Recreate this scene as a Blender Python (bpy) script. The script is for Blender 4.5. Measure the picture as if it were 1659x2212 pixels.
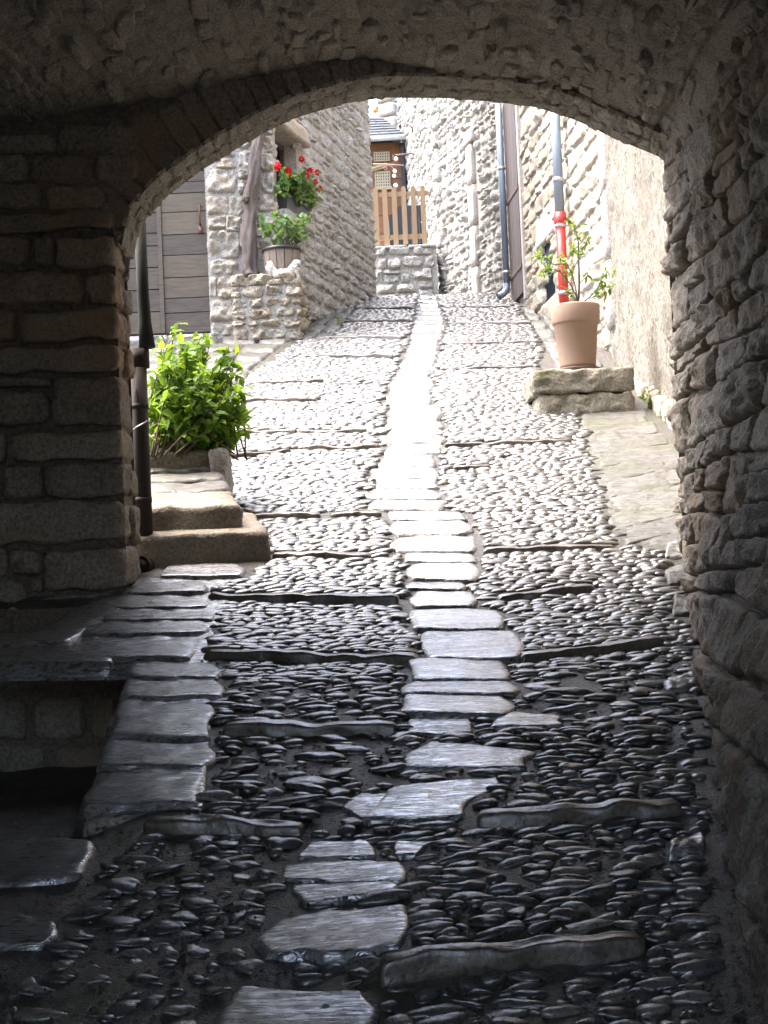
import bpy, math, random
import numpy as np
from mathutils import Matrix, Vector

for o in list(bpy.data.objects):
    bpy.data.objects.remove(o)
scene = bpy.context.scene
COL = scene.collection
random.seed(7)
RNG = np.random.default_rng(7)

# ------------------------------------------------------------------ camera
CAM = np.array([0.0, 0.0, 1.875])
FPX, PITCH, ROLL = 3200.0, math.radians(2.22), math.radians(2.5)   # focal length for a frame 1659 x 2212
F_ = np.array([0, math.cos(PITCH), math.sin(PITCH)])
r0 = np.array([1.0, 0, 0]); u0 = np.cross(r0, F_)
R_ = math.cos(ROLL) * r0 - math.sin(ROLL) * u0
U_ = math.sin(ROLL) * r0 + math.cos(ROLL) * u0
cd = bpy.data.cameras.new("camera")
cam = bpy.data.objects.new("camera", cd); COL.objects.link(cam)
M = Matrix.Identity(4)
for i in range(3):
    M[i][0], M[i][1], M[i][2], M[i][3] = R_[i], U_[i], -F_[i], CAM[i]
cam.matrix_world = M
cd.sensor_fit = 'VERTICAL'; cd.sensor_height = 36.0
cd.lens = FPX / 2212 * 36.0
cd.clip_start = 0.05; cd.clip_end = 3000
scene.camera = cam

# ------------------------------------------------------------------ light
SUN_DIR = np.array([-0.42, 0.12, 1.0]); SUN_DIR /= np.linalg.norm(SUN_DIR)
w = bpy.data.worlds.new("World"); scene.world = w; w.use_nodes = True
nt = w.node_tree; nt.nodes.clear()
sky = nt.nodes.new("ShaderNodeTexSky"); sky.sky_type = 'NISHITA'; sky.sun_disc = False
sky.sun_elevation = math.asin(SUN_DIR[2]); sky.sun_rotation = math.atan2(SUN_DIR[0], SUN_DIR[1])
sky.air_density = 1.0; sky.dust_density = 6.0; sky.ozone_density = 1.0
bg = nt.nodes.new("ShaderNodeBackground"); bg.inputs[1].default_value = 0.15
wo = nt.nodes.new("ShaderNodeOutputWorld")
nt.links.new(sky.outputs[0], bg.inputs[0]); nt.links.new(bg.outputs[0], wo.inputs[0])
sd = bpy.data.lights.new("sun", 'SUN'); sd.energy = 0.5; sd.angle = math.radians(60); sd.color = (1, 0.94, 0.84)
sun = bpy.data.objects.new("sun", sd); COL.objects.link(sun)
sun.rotation_euler = Vector(SUN_DIR).to_track_quat('Z', 'Y').to_euler()
scene.view_settings.view_transform = 'Standard'; scene.view_settings.look = 'None'
scene.view_settings.gamma = 1.0; scene.view_settings.use_curve_mapping = False
scene.view_settings.exposure = 3.2
scene.cycles.use_denoising = True
scene.cycles.max_bounces = 12; scene.cycles.diffuse_bounces = 6; scene.cycles.glossy_bounces = 4

# ------------------------------------------------------------------ geometry helpers
SL = 0.275
def ray(x, y):
    return F_ + (x - 829.5) / FPX * R_ - (y - 1106) / FPX * U_
def P(x, y, Y):                       # point of the line of sight at depth Y
    d = ray(x, y); return CAM + d * (Y / d[1])
YK, SN = 5.7, 0.205                     # below YK the street is a little flatter
def G(x, y, off=0.0):                 # where the line of sight meets the slope of the street
    d = ray(x, y); p = CAM + d * ((CAM[2] - off) / (SL * d[1] - d[2]))
    if p[1] < YK: p = CAM + d * ((CAM[2] - off - (SL - SN) * YK) / (SN * d[1] - d[2]))
    return p
def PX(p):
    p = np.asarray(p, float) - CAM
    z = p @ F_; return 829.5 + FPX * (p @ R_) / z, 1106 - FPX * (p @ U_) / z, z
def hsh(i, j, k, s):
    v = np.sin(i * 127.1 + j * 311.7 + k * 74.7 + s * 19.19) * 43758.5453
    return v - np.floor(v)
def vnoise(p, s=0.0):
    i = np.floor(p); f = p - i; f = f * f * (3 - 2 * f)
    x, y, z = i[..., 0], i[..., 1], i[..., 2]; a, b, c = f[..., 0], f[..., 1], f[..., 2]
    def L(u, v, t): return u + (v - u) * t
    n = L(L(L(hsh(x, y, z, s), hsh(x + 1, y, z, s), a), L(hsh(x, y + 1, z, s), hsh(x + 1, y + 1, z, s), a), b),
          L(L(hsh(x, y, z + 1, s), hsh(x + 1, y, z + 1, s), a), L(hsh(x, y + 1, z + 1, s), hsh(x + 1, y + 1, z + 1, s), a), b), c)
    return n * 2 - 1
def fbm(p, octaves=3, s=0.0):
    r = 0; a = 1.0
    for o in range(octaves):
        r = r + a * vnoise(p * (2.03 ** o) + o * 17.3, s); a *= 0.5
    return r
def unit(v): v = np.asarray(v, float); return v / np.linalg.norm(v)

WORLD = {}
def root(name, label, cat, loc, group=None, kind=None):
    o = bpy.data.objects.new(name, None); COL.objects.link(o); o.location = loc
    o.empty_display_size = 0.1
    WORLD[o.name] = np.array(loc, float)
    tag(o, label, cat, group, kind); return o
def tag(o, label=None, cat=None, group=None, kind=None):
    if label: o["label"] = label
    if cat: o["category"] = cat
    if group: o["group"] = group
    if kind: o["kind"] = kind
    return o
def mk(name, v, f, mat, parent=None, rnd=None, smooth=True, origin=None, kind=None):
    v = np.asarray(v, float)
    if origin is None:
        origin = np.array([(v[:, 0].min() + v[:, 0].max()) / 2, (v[:, 1].min() + v[:, 1].max()) / 2, v[:, 2].min()])
    origin = np.asarray(origin, float)
    me = bpy.data.meshes.new(name)
    vl = v - origin
    if isinstance(f, np.ndarray):
        n = f.shape[1]; nf = len(f)
        me.vertices.add(len(vl)); me.vertices.foreach_set("co", vl.astype(np.float32).ravel())
        me.loops.add(nf * n); me.loops.foreach_set("vertex_index", f.astype(np.int32).ravel())
        me.polygons.add(nf); me.polygons.foreach_set("loop_start", (np.arange(nf) * n).astype(np.int32))
        me.update(calc_edges=True); me.validate()
    else:
        me.from_pydata(vl.tolist(), [], [list(map(int, q)) for q in f]); me.update()
    if smooth: me.polygons.foreach_set("use_smooth", np.ones(len(me.polygons), bool))
    if rnd is None: rnd = random.random()
    at = me.attributes.new("rnd", 'FLOAT', 'POINT')
    at.data.foreach_set("value", np.broadcast_to(np.asarray(rnd, np.float32), (len(me.vertices),)).copy())
    me.materials.append(mat)
    o = bpy.data.objects.new(name, me); COL.objects.link(o)
    if parent is not None:
        o.parent = parent; o.location = origin - WORLD[parent.name]
    else:
        o.location = origin
    WORLD[o.name] = origin
    if kind: o["kind"] = kind
    return o
class MB:                              # collects shapes that form one part
    def __init__(s): s.v = []; s.f = []; s.r = []; s.n = 0
    def add(s, v, f, r=None):
        v = np.asarray(v, float); s.v.append(v); s.f += [[int(i) + s.n for i in q] for q in f]
        s.r.append(np.full(len(v), random.random() if r is None else r)); s.n += len(v); return s
    def box(s, lo, hi, ax=None, o=None, r=None):
        c = np.array([[(lo, hi)[i][0], (lo, hi)[j][1], (lo, hi)[k][2]] for i in (0, 1) for j in (0, 1) for k in (0, 1)], float)
        if ax is not None: c = np.asarray(o) + c @ np.asarray(ax)
        return s.add(c, [(0, 1, 3, 2), (4, 6, 7, 5), (0, 4, 5, 1), (2, 3, 7, 6), (0, 2, 6, 4), (1, 5, 7, 3)], r)
    def tube(s, pts, rad, n=8, caps=True, r=None):
        pts = np.asarray(pts, float); m = len(pts)
        rad = np.broadcast_to(np.asarray(rad, float), (m,))
        vs = []; ref = None
        for i in range(m):
            t = unit(pts[min(i + 1, m - 1)] - pts[max(i - 1, 0)])
            if ref is None: ref = np.array([1.0, 0, 0]) if abs(t[0]) < .8 else np.array([0, 1.0, 0])
            a = unit(ref - t * (ref @ t)); b = np.cross(t, a); ref = a
            th = np.arange(n) * 2 * math.pi / n
            vs.append(pts[i] + rad[i] * (np.cos(th)[:, None] * a + np.sin(th)[:, None] * b))
        v = np.concatenate(vs); f = []
        for i in range(m - 1):
            for j in range(n):
                f.append((i * n + j, i * n + (j + 1) % n, (i + 1) * n + (j + 1) % n, (i + 1) * n + j))
        if caps: f.append(tuple(range(n))[::-1]); f.append(tuple((m - 1) * n + j for j in range(n)))
        return s.add(v, f, r)
    def lathe(s, c, prof, n=24, r=None):
        th = np.arange(n) * 2 * math.pi / n; v = []; f = []
        for (q, z) in prof: v.append(np.stack([c[0] + q * np.cos(th), c[1] + q * np.sin(th), np.full(n, c[2] + z)], 1))
        for i in range(len(prof) - 1):
            for j in range(n): f.append((i * n + j, i * n + (j + 1) % n, (i + 1) * n + (j + 1) % n, (i + 1) * n + j))
        return s.add(np.concatenate(v), f, r)
    def mk(s, name, mat, parent=None, **k):
        return mk(name, np.concatenate(s.v), s.f, mat, parent, rnd=np.concatenate(s.r), **k)

_gf = {}
def gridfaces(n, m):
    if (n, m) not in _gf:
        i, j = np.meshgrid(np.arange(n - 1), np.arange(m - 1), indexing='ij')
        a = (i * m + j).ravel(); _gf[(n, m)] = np.stack([a, a + m, a + m + 1, a + 1], 1)
    return _gf[(n, m)]
def patch(c00, c10, c11, c01, nrm, bulge=.03, n=9, m=7, kp=6, wob=.06, rnd_c=.12, rough=.25, embed=.04, tilt=.3, nf=9.0, seed=None):
    """face of one stone: a rounded, uneven cushion on four corners"""
    c = [np.asarray(q, float) for q in (c00, c10, c11, c01)]; nrm = unit(nrm)
    if seed is None: seed = random.random() * 100
    s = 0.5 - 0.5 * np.cos(np.linspace(0, math.pi, n)) ; t = 0.5 - 0.5 * np.cos(np.linspace(0, math.pi, m))
    s = .5 * s + .5 * np.linspace(0, 1, n); t = .5 * t + .5 * np.linspace(0, 1, m)
    S, T = np.meshgrid(s, t, indexing='ij'); a = 2 * S - 1; b = 2 * T - 1
    k = 1 - rnd_c * (a * a * b * b)
    a2, b2 = a * k, b * k
    w_ = np.linalg.norm(c[1] - c[0]); h_ = np.linalg.norm(c[3] - c[0]); mn = min(w_, h_)
    q = np.stack([S * w_ / mn * 2.2, T * h_ / mn * 2.2, np.zeros_like(S)], -1)
    a2 = a2 + wob * mn / w_ * 2 * fbm(q, 2, seed); b2 = b2 + wob * mn / h_ * 2 * fbm(q + 31.7, 2, seed + 3)
    S2 = (a2 + 1) / 2; T2 = (b2 + 1) / 2
    v = (c[0] * ((1 - S2) * (1 - T2))[..., None] + c[1] * (S2 * (1 - T2))[..., None] + c[2] * (S2 * T2)[..., None] + c[3] * ((1 - S2) * T2)[..., None])
    e = np.clip((1 - np.abs(a) ** kp) * (1 - np.abs(b) ** kp), 0, 1) ** .5
    d = (bulge + embed) * e - embed
    d = d + e * bulge * (rough * 2.2 * fbm(v * nf, 3, seed) + tilt * (random.uniform(-1, 1) * a + random.uniform(-1, 1) * b))
    v = v + d[..., None] * nrm
    return v.reshape(-1, 3), gridfaces(n, m)
_cb = {}
def cubetpl(n):
    if n not in _cb:
        g = np.linspace(-1, 1, n + 1); g = np.tan(g * .95) / math.tan(.95); pts = {}; vs = []; fs = []
        def vid(p):
            key = tuple(np.round(p, 5))
            if key not in pts: pts[key] = len(vs); vs.append(p)
            return pts[key]
        for ax in range(3):
            for sg in (-1, 1):
                for i in range(n):
                    for j in range(n):
                        q = []
                        for (di, dj) in ((0, 0), (1, 0), (1, 1), (0, 1)):
                            p = [0, 0, 0]; p[ax] = sg; p[(ax + 1) % 3] = g[i + di]; p[(ax + 2) % 3] = g[j + dj]; q.append(vid(p))
                        fs.append(q if sg > 0 else q[::-1])
        _cb[n] = (np.array(vs), np.array(fs))
    return _cb[n]
def block(lo, hi, n=6, k=9, rough=.02, nf=7, ax=None, o=None, seed=None):
    """a whole hewn stone with rounded uneven edges"""
    v, f = cubetpl(n); lo = np.asarray(lo, float); hi = np.asarray(hi, float)
    q = v / (np.sum(np.abs(v) ** k, 1) ** (1 / k))[:, None]
    seed = random.random() * 100 if seed is None else seed
    p = (lo + hi) / 2 + q * (hi - lo) / 2
    p = p + rough * np.stack([fbm(p * nf, 3, seed), fbm(p * nf + 9.1, 3, seed + 1), fbm(p * nf + 4.7, 3, seed + 2)], 1)
    if ax is not None: p = np.asarray(o) + p @ np.asarray(ax)
    return p, f
def courses(u0, u1, v0, v1, h, w, rs, gap=.012, jit=.25, hv=.35, wv=.4):
    """irregular coursed rubble: list of four corners in wall coordinates"""
    out = []; v = v0
    ph = rs.uniform(0, 9, 4)
    def wave(u, i): return jit * h * (math.sin(u / w * .7 + ph[0] + i * 1.7) * .5 + math.sin(u / w * 1.9 + ph[1] + i * 2.9) * .35)
    i = 0
    while v < v1:
        hh = h * rs.uniform(1 - hv, 1 + hv); u = u0 - rs.uniform(0, w)
        while u < u1:
            ww = w * rs.uniform(1 - wv, 1 + wv * 1.3)
            a, b = max(u, u0), min(u + ww, u1)
            if b - a > .25 * w:
                g = gap / 2
                def c(uu, top): return v + (hh if top else 0) + wave(uu, i + (1 if top else 0))
                sk = rs.uniform(-.1, .1, 2) * hh
                if hh > h * .9 and rs.random() < .22:
                    mid = rs.uniform(.4, .6)
                    cm = lambda uu: c(uu, 0) * (1 - mid) + c(uu, 1) * mid
                    out.append(((a + g, c(a, 0) + g), (b - g, c(b, 0) + g), (b - g, cm(b) - g), (a + g, cm(a) - g)))
                    out.append(((a + g, cm(a) + g), (b - g, cm(b) + g), (b - g, c(b, 1) - g), (a + g, c(a, 1) - g)))
                else:
                    out.append(((a + g - sk[0], c(a, 0) + g), (b - g - sk[1], c(b, 0) + g), (b - g + sk[1], c(b, 1) - g), (a + g + sk[0], c(a, 1) - g)))
            u += ww
        v += hh; i += 1
    return out
def inframe(p, m=60):
    x, y, z = PX(p); return z > .3 and -m < x < 1659 + m and -m < y < 2212 + m
def put_stones(parent, items, mat, name="stone", cap=300, minpx=0, rest="small_stones"):
    """items: (verts, faces); the largest in the picture become parts of their own, the rest one part"""
    sc = []
    for i, (v, f) in enumerate(items):
        x, y, z = zip(*[PX(p) for p in v[:: max(1, len(v) // 6)]])
        sc.append(((max(x) - min(x)) * (max(y) - min(y)) if inframe(v.mean(0), 20) else 0, i))
    sc.sort(reverse=True); own = set(i for s, i in sc[:cap] if s > minpx)
    R = MB(); cnt = 0
    for i, (v, f) in enumerate(items):
        if i in own: mk(name, v, f, mat, parent)
        else: R.add(v, f); cnt += 1
    if cnt: R.mk(rest, mat, parent, kind="stuff")

# ------------------------------------------------------------------ materials
def new_mat(name):
    m = bpy.data.materials.new(name); m.use_nodes = True
    n = m.node_tree; return m, n, n.nodes["Principled BSDF"]
def N(n, t, **k):
    x = n.nodes.new(t)
    for a, b in k.items():
        if isinstance(a, str) and not a.startswith("i"): setattr(x, a, b)
    return x
def noise(n, src, scale, detail=4, rough=.55, dist=0.0, out=0):
    t = n.nodes.new("ShaderNodeTexNoise"); t.inputs["Scale"].default_value = scale; t.inputs["Detail"].default_value = detail
    t.inputs["Roughness"].default_value = rough; t.inputs["Distortion"].default_value = dist
    n.links.new(src, t.inputs["Vector"]); return t.outputs[out]
def ramp(n, src, stops):
    r = n.nodes.new("ShaderNodeValToRGB"); e = r.color_ramp.elements
    while len(e) < len(stops): e.new(0.5)
    for el, (p, c) in zip(e, stops): el.position = p; el.color = (*c, 1) if len(c) == 3 else c
    n.links.new(src, r.inputs[0]); return r.outputs[0]
def mix(n, fac, a, b, mode='MIX'):
    x = n.nodes.new("ShaderNodeMix"); x.data_type = 'RGBA'; x.blend_type = mode
    for s, i in ((fac, 0), (a, 6), (b, 7)):
        if hasattr(s, "links"): n.links.new(s, x.inputs[i])
        elif i == 0: x.inputs[0].default_value = s
        else: x.inputs[i].default_value = (*s, 1)
    return x.outputs[2]
def math_(n, op, a, b):
    x = n.nodes.new("ShaderNodeMath"); x.operation = op
    for s, i in ((a, 0), (b, 1)):
        if hasattr(s, "links"): n.links.new(s, x.inputs[i])
        else: x.inputs[i].default_value = s
    return x.outputs[0]
def pos(n, stretch=(1, 1, 1)):
    g = n.nodes.new("ShaderNodeNewGeometry"); mp = n.nodes.new("ShaderNodeMapping")
    mp.inputs["Scale"].default_value = stretch; n.links.new(g.outputs["Position"], mp.inputs[0]); return mp.outputs[0]
def attr(n):
    a = n.nodes.new("ShaderNodeAttribute"); a.attribute_name = "rnd"; return a.outputs["Fac"]
def bump(n, bs, h, strength, dist, prev=None):
    b = n.nodes.new("ShaderNodeBump"); b.inputs["Strength"].default_value = strength; b.inputs["Distance"].default_value = dist
    n.links.new(h, b.inputs["Height"])
    if prev is not None: n.links.new(prev, b.inputs["Normal"])
    return b.outputs[0]
def stone_mat(name, cols, rough=(.75, .95), fine=60, finestr=.5, finedist=.006, mid=14, midstr=.5, middist=.02, spec=.3,
              stretch=(1, 1, 1), blotch=None, blotch_scale=3.0, speck=None, varamt=.6, holes=0, coat=0, coatr=.2, tex=.75, streak=0):
    m, n, bs = new_mat(name); p = pos(n, stretch); r = attr(n)
    a = noise(n, p, mid * .35, 5, .6)
    f = math_(n, 'ADD', math_(n, 'MULTIPLY', r, varamt), math_(n, 'MULTIPLY', a, 1 - varamt + .15))
    k = len(cols); col = ramp(n, f, [(.12 + .76 * i / (k - 1), c) for i, c in enumerate(cols)])
    g = noise(n, p, fine, 4, .65)
    col = mix(n, tex, col, ramp(n, g, [(.32, (.3, .3, .3)), (.5, (.95, .95, .94)), (.7, (1.5, 1.46, 1.4))]), 'MULTIPLY')
    col = mix(n, tex * .6, col, ramp(n, noise(n, p, fine * 3.1, 3, .7), [(.35, (.45, .45, .45)), (.6, (1.25, 1.24, 1.22))]), 'MULTIPLY')
    if blotch:
        bl = noise(n, pos(n), blotch_scale, 4, .6)
        col = mix(n, ramp(n, bl, [(.5, (0, 0, 0)), (.68, (1, 1, 1))]), col, mix(n, .75, col, blotch))
    if speck:
        sp = noise(n, p, fine * 1.6, 2, .5)
        col = mix(n, ramp(n, sp, [(.62, (0, 0, 0)), (.7, (1, 1, 1))]), col, speck)
    if streak:
        st = noise(n, pos(n, (.22, 2.6, 1)), 7, 5, .68, .5); sa = math_(n, 'ABSOLUTE', math_(n, 'SUBTRACT', st, .5), 0)
        crack = ramp(n, sa, [(.0, (0, 0, 0)), (.035, (1, 1, 1))]); pit = ramp(n, noise(n, p, 34, 4, .7), [(.36, (0, 0, 0)), (.5, (1, 1, 1))])
        cp_ = mix(n, 1.0, crack, pit, 'MULTIPLY'); col = mix(n, streak, col, cp_, 'MULTIPLY')
    n.links.new(col, bs.inputs["Base Color"])
    rg = n.nodes.new("ShaderNodeMapRange"); n.links.new(g, rg.inputs[0]); rg.inputs[1].default_value = .3; rg.inputs[2].default_value = .7
    rg.inputs[3].default_value = rough[0]; rg.inputs[4].default_value = rough[1]
    n.links.new(rg.outputs[0], bs.inputs["Roughness"]); bs.inputs["Specular IOR Level"].default_value = spec
    if coat: bs.inputs['Coat Weight'].default_value = coat; bs.inputs['Coat Roughness'].default_value = coatr; bs.inputs['Coat IOR'].default_value = 1.6
    md = noise(n, p, mid, 6, .62, .4)
    nb = bump(n, bs, md, midstr, middist)
    if streak: nb = bump(n, bs, cp_, .6, .0016, nb)
    if holes:
        vo = n.nodes.new("ShaderNodeTexVoronoi"); vo.inputs["Scale"].default_value = holes; n.links.new(p, vo.inputs[0])
        nb = bump(n, bs, ramp(n, vo.outputs[0], [(.1, (0, 0, 0)), (.4, (1, 1, 1))]), .7, .02, nb)
    nb = bump(n, bs, g, finestr, finedist, nb); n.links.new(nb, bs.inputs["Normal"])
    if coat: n.links.new(nb, bs.inputs['Coat Normal'])
    return m
def plain_mat(name, col, rough=.5, metal=0, spec=.5, var=.25, scale=20, bumpd=0.0, stretch=(1, 1, 1), col2=None):
    m, n, bs = new_mat(name); p = pos(n, stretch); a = noise(n, p, scale, 5, .6)
    c2 = col2 or tuple(c * (1 - var) for c in col)
    c = ramp(n, math_(n, 'ADD', math_(n, 'MULTIPLY', a, .75), math_(n, 'MULTIPLY', attr(n), .25)), [(.3, c2), (.7, col)])
    n.links.new(c, bs.inputs["Base Color"]); bs.inputs["Roughness"].default_value = rough; bs.inputs["Metallic"].default_value = metal
    bs.inputs["Specular IOR Level"].default_value = spec
    if bumpd: n.links.new(bump(n, bs, a, .6, bumpd), bs.inputs["Normal"])
    return m
def leaf_mat(name, c1, c2, trans=.35, tc=(.35, .5, .03)):
    m, n, bs = new_mat(name)
    c = ramp(n, attr(n), [(.0, c1), (1, c2)]); n.links.new(c, bs.inputs["Base Color"])
    bs.inputs["Roughness"].default_value = .45; bs.inputs["Specular IOR Level"].default_value = .35
    tr = n.nodes.new("ShaderNodeBsdfTranslucent"); n.links.new(mix(n, .5, c, tc), tr.inputs[0])
    ms = n.nodes.new("ShaderNodeMixShader"); ms.inputs[0].default_value = trans
    out = n.nodes["Material Output"]; n.links.new(bs.outputs[0], ms.inputs[1]); n.links.new(tr.outputs[0], ms.inputs[2]); n.links.new(ms.outputs[0], out.inputs[0])
    return m
MT = {}
MT['tunnel'] = stone_mat("tunnel_stone", [(.15, .132, .113), (.22, .195, .162), (.28, .25, .205), (.20, .172, .142)], blotch=(.27, .18, .105), blotch_scale=1.6, mid=16, midstr=.7, middist=.025, finestr=.8, finedist=.008)
MT['rubble'] = stone_mat("passage_rubble", [(.15, .134, .112), (.21, .187, .155), (.265, .238, .197), (.19, .164, .132)], blotch=(.25, .17, .10), blotch_scale=1.8, mid=18, midstr=.9, middist=.022, fine=75, finestr=1.0, finedist=.01, tex=.7)
MT['vault'] = stone_mat("vault_stone", [(.20, .185, .158), (.27, .25, .213), (.33, .305, .26)], mid=30, midstr=.9, middist=.022, fine=95, finestr=.9, finedist=.008, stretch=(1, .8, 1))
MT['mortar'] = stone_mat("dark_mortar", [(.13, .11, .09), (.19, .16, .13)], mid=20, midstr=.8, middist=.03)
MT['limestone'] = stone_mat("pale_limestone", [(.34, .335, .325), (.46, .45, .43), (.40, .38, .345), (.55, .54, .52)], mid=22, midstr=.9, middist=.03, fine=70, blotch=(.38, .36, .32), holes=24)
MT['limewarm'] = stone_mat("warm_limestone", [(.36, .335, .285), (.45, .415, .345), (.42, .355, .29), (.50, .475, .425)], mid=18, midstr=.7, middist=.025, fine=60, blotch=(.38, .31, .21), blotch_scale=5)
MT['tufa'] = stone_mat("pitted_tufa", [(.36, .33, .26), (.46, .42, .34), (.42, .35, .26)], mid=24, midstr=1.0, middist=.04, fine=60, holes=20, blotch=(.27, .22, .15))
MT['limemortar'] = stone_mat("lime_mortar", [(.36, .35, .32), (.46, .44, .405)], mid=24, midstr=.8, middist=.02)
MT['render'] = stone_mat("rough_render", [(.28, .26, .225), (.38, .355, .31)], mid=16, midstr=1.0, middist=.07, fine=52, finestr=1.0, finedist=.03, blotch=(.22, .195, .155), blotch_scale=2.2, stretch=(1, 1, .5), tex=1.0)
MT['jamb'] = stone_mat("dressed_stone", [(.45, .41, .37), (.52, .48, .44)], mid=8, midstr=.4, middist=.01)
MT['slab'] = stone_mat("worn_slab", [(.095, .097, .1), (.14, .142, .145), (.185, .186, .187)], rough=(.16, .45), spec=1.0, mid=11, midstr=.4, middist=.004, fine=70, finestr=.5, finedist=.0014, stretch=(.4, 2.2, 1), coat=1.0, coatr=.15, varamt=.45, tex=.85, streak=.5)
MT['paver'] = stone_mat("grey_paver", [(.075, .074, .068), (.11, .108, .10), (.145, .142, .133)], rough=(.35, .6), spec=.5, mid=9, midstr=.8, middist=.02, fine=40, finestr=.7, stretch=(.6, 1.8, 1), blotch=(.075, .085, .04), blotch_scale=2.2, streak=.6)
MT['pebble'] = stone_mat("river_pebble", [(.024, .025, .027), (.042, .042, .043), (.07, .068, .065), (.125, .116, .102)], rough=(.2, .62), spec=.65, mid=30, midstr=.3, middist=.003, fine=130, finestr=.5, finedist=.0015, coat=.4, coatr=.16, tex=.9)
MT['kerb'] = stone_mat("kerb_stone", [(.06, .048, .038), (.105, .088, .07)], rough=(.25, .5), spec=.6, mid=16, midstr=.6, middist=.006, fine=60, finestr=.6, finedist=.002, coat=.3, coatr=.2)
MT['dirt'] = stone_mat("packed_dirt", [(.028, .025, .021), (.055, .047, .038), (.04, .035, .029)], rough=(.22, .6), spec=.8, mid=40, midstr=1.0, middist=.02, fine=160, finestr=1.0, finedist=.012, blotch=(.055, .075, .018), blotch_scale=1.3, speck=(.14, .13, .115))
MT['step'] = stone_mat("step_stone", [(.17, .145, .11), (.25, .215, .17)], rough=(.45, .75), mid=14, midstr=.8, middist=.02, fine=70, finestr=.8, blotch=(.16, .12, .07), blotch_scale=3)
MT['moss'] = stone_mat("mossy_stone", [(.20, .185, .15), (.28, .26, .215)], rough=(.6, .9), mid=16, midstr=1.0, middist=.03, fine=60, finestr=.8, blotch=(.075, .085, .03), blotch_scale=4)
MT['castiron'] = plain_mat("brown_cast_iron", (.032, .022, .018), .65, 0, .3, .45, 25, .004)
MT['zincdark'] = plain_mat("dull_green_zinc", (.028, .033, .028), .7, 0, .3, .4, 15, .004)
MT['zinc'] = plain_mat("blue_grey_zinc", (.27, .33, .39), .45, .15, .5, .25, 12, .002, (1, 1, .3))
MT['red'] = plain_mat("red_painted_iron", (.55, .035, .03), .45, 0, .5, .2, 15, .003)
MT['steel'] = plain_mat("galvanised_clip", (.55, .56, .57), .4, .7, .5, .2)
MT['door'] = plain_mat("weathered_door_wood", (.15, .12, .085), .65, 0, .3, .55, 6, .006, (1.2, 1, 8), (.075, .066, .058))
MT['shutter'] = plain_mat("brown_shutter_wood", (.115, .082, .07), .6, 0, .4, .3, 9, .003, (5, 5, .6))
MT['picket'] = plain_mat("honey_pine", (.34, .23, .13), .6, 0, .4, .3, 9, .003, (7, 7, .7))
MT['hutwood'] = plain_mat("orange_timber", (.25, .115, .05), .55, 0, .4, .4, 8, .003, (1, 1, 8))
MT['bark'] = plain_mat("vine_bark", (.19, .155, .135), .9, 0, .2, .55, 22, .02, (3, 3, .45))
MT['terracotta'] = plain_mat("terracotta", (.25, .155, .105), .8, 0, .25, .18, 5, .003, (1, 1, .6), (.30, .215, .165))
MT['saucer'] = plain_mat("dark_clay_saucer", (.12, .09, .075), .6)
MT['soil'] = plain_mat("potting_soil", (.05, .035, .025), .95, 0, .2, .5, 60, .01)
MT['black'] = plain_mat("black_plastic", (.018, .018, .02), .4, 0, .5, .3)
MT['planter'] = plain_mat("slate_grey_plastic", (.055, .06, .07), .45, 0, .5, .2)
MT['barrel'] = plain_mat("silvered_stave_wood", (.25, .20, .155), .75, 0, .3, .45, 14, .006, (6, 6, .5))
MT['rock'] = stone_mat("bleached_tufa", [(.62, .61, .58), (.74, .73, .70)], mid=26, midstr=1, middist=.04, holes=30)
MT['slate'] = plain_mat("blue_slate", (.045, .058, .075), .65, 0, .3, .5, 14, .004)
MT['gutter'] = plain_mat("pale_zinc_gutter", (.5, .55, .57), .4, .3)
MT['iron'] = plain_mat("rusty_iron", (.17, .10, .075), .6, .3, .4, .4, 30, .003)
MT['ironpale'] = plain_mat("pinkish_painted_iron", (.42, .27, .22), .6, .1)
MT['globe'] = plain_mat("white_globe", (.85, .84, .80), .3, 0, .5, .03)
MT['orange'] = plain_mat("orange_globe", (.7, .24, .05), .4, 0, .5, .1)
MT['glass'] = plain_mat("dark_window_glass", (.02, .025, .03), .08, 0, .6, .2)
MT['bars'] = plain_mat("dark_blue_bars", (.035, .05, .075), .45, .2)
MT['lattice'] = plain_mat("pale_lattice", (.42, .36, .24), .6)
MT['twig'] = plain_mat("brown_twig", (.10, .075, .05), .8)
MT['leaf'] = leaf_mat("bush_leaf", (.05, .14, .015), (.22, .38, .05), .45)
MT['leafpot'] = leaf_mat("pot_tree_leaf", (.08, .16, .03), (.22, .28, .08), .35)
MT['leafger'] = leaf_mat("geranium_leaf", (.05, .13, .025), (.13, .22, .06), .3)
MT['leafhyd'] = leaf_mat("barrel_plant_leaf", (.07, .16, .05), (.16, .26, .10), .3)
MT['petal'] = leaf_mat("red_petal", (.55, .008, .015), (.72, .02, .03), .3, (.7, .02, .03))
MT['grass'] = leaf_mat("grass_blade", (.08, .16, .02), (.20, .30, .05), .35)
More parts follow.
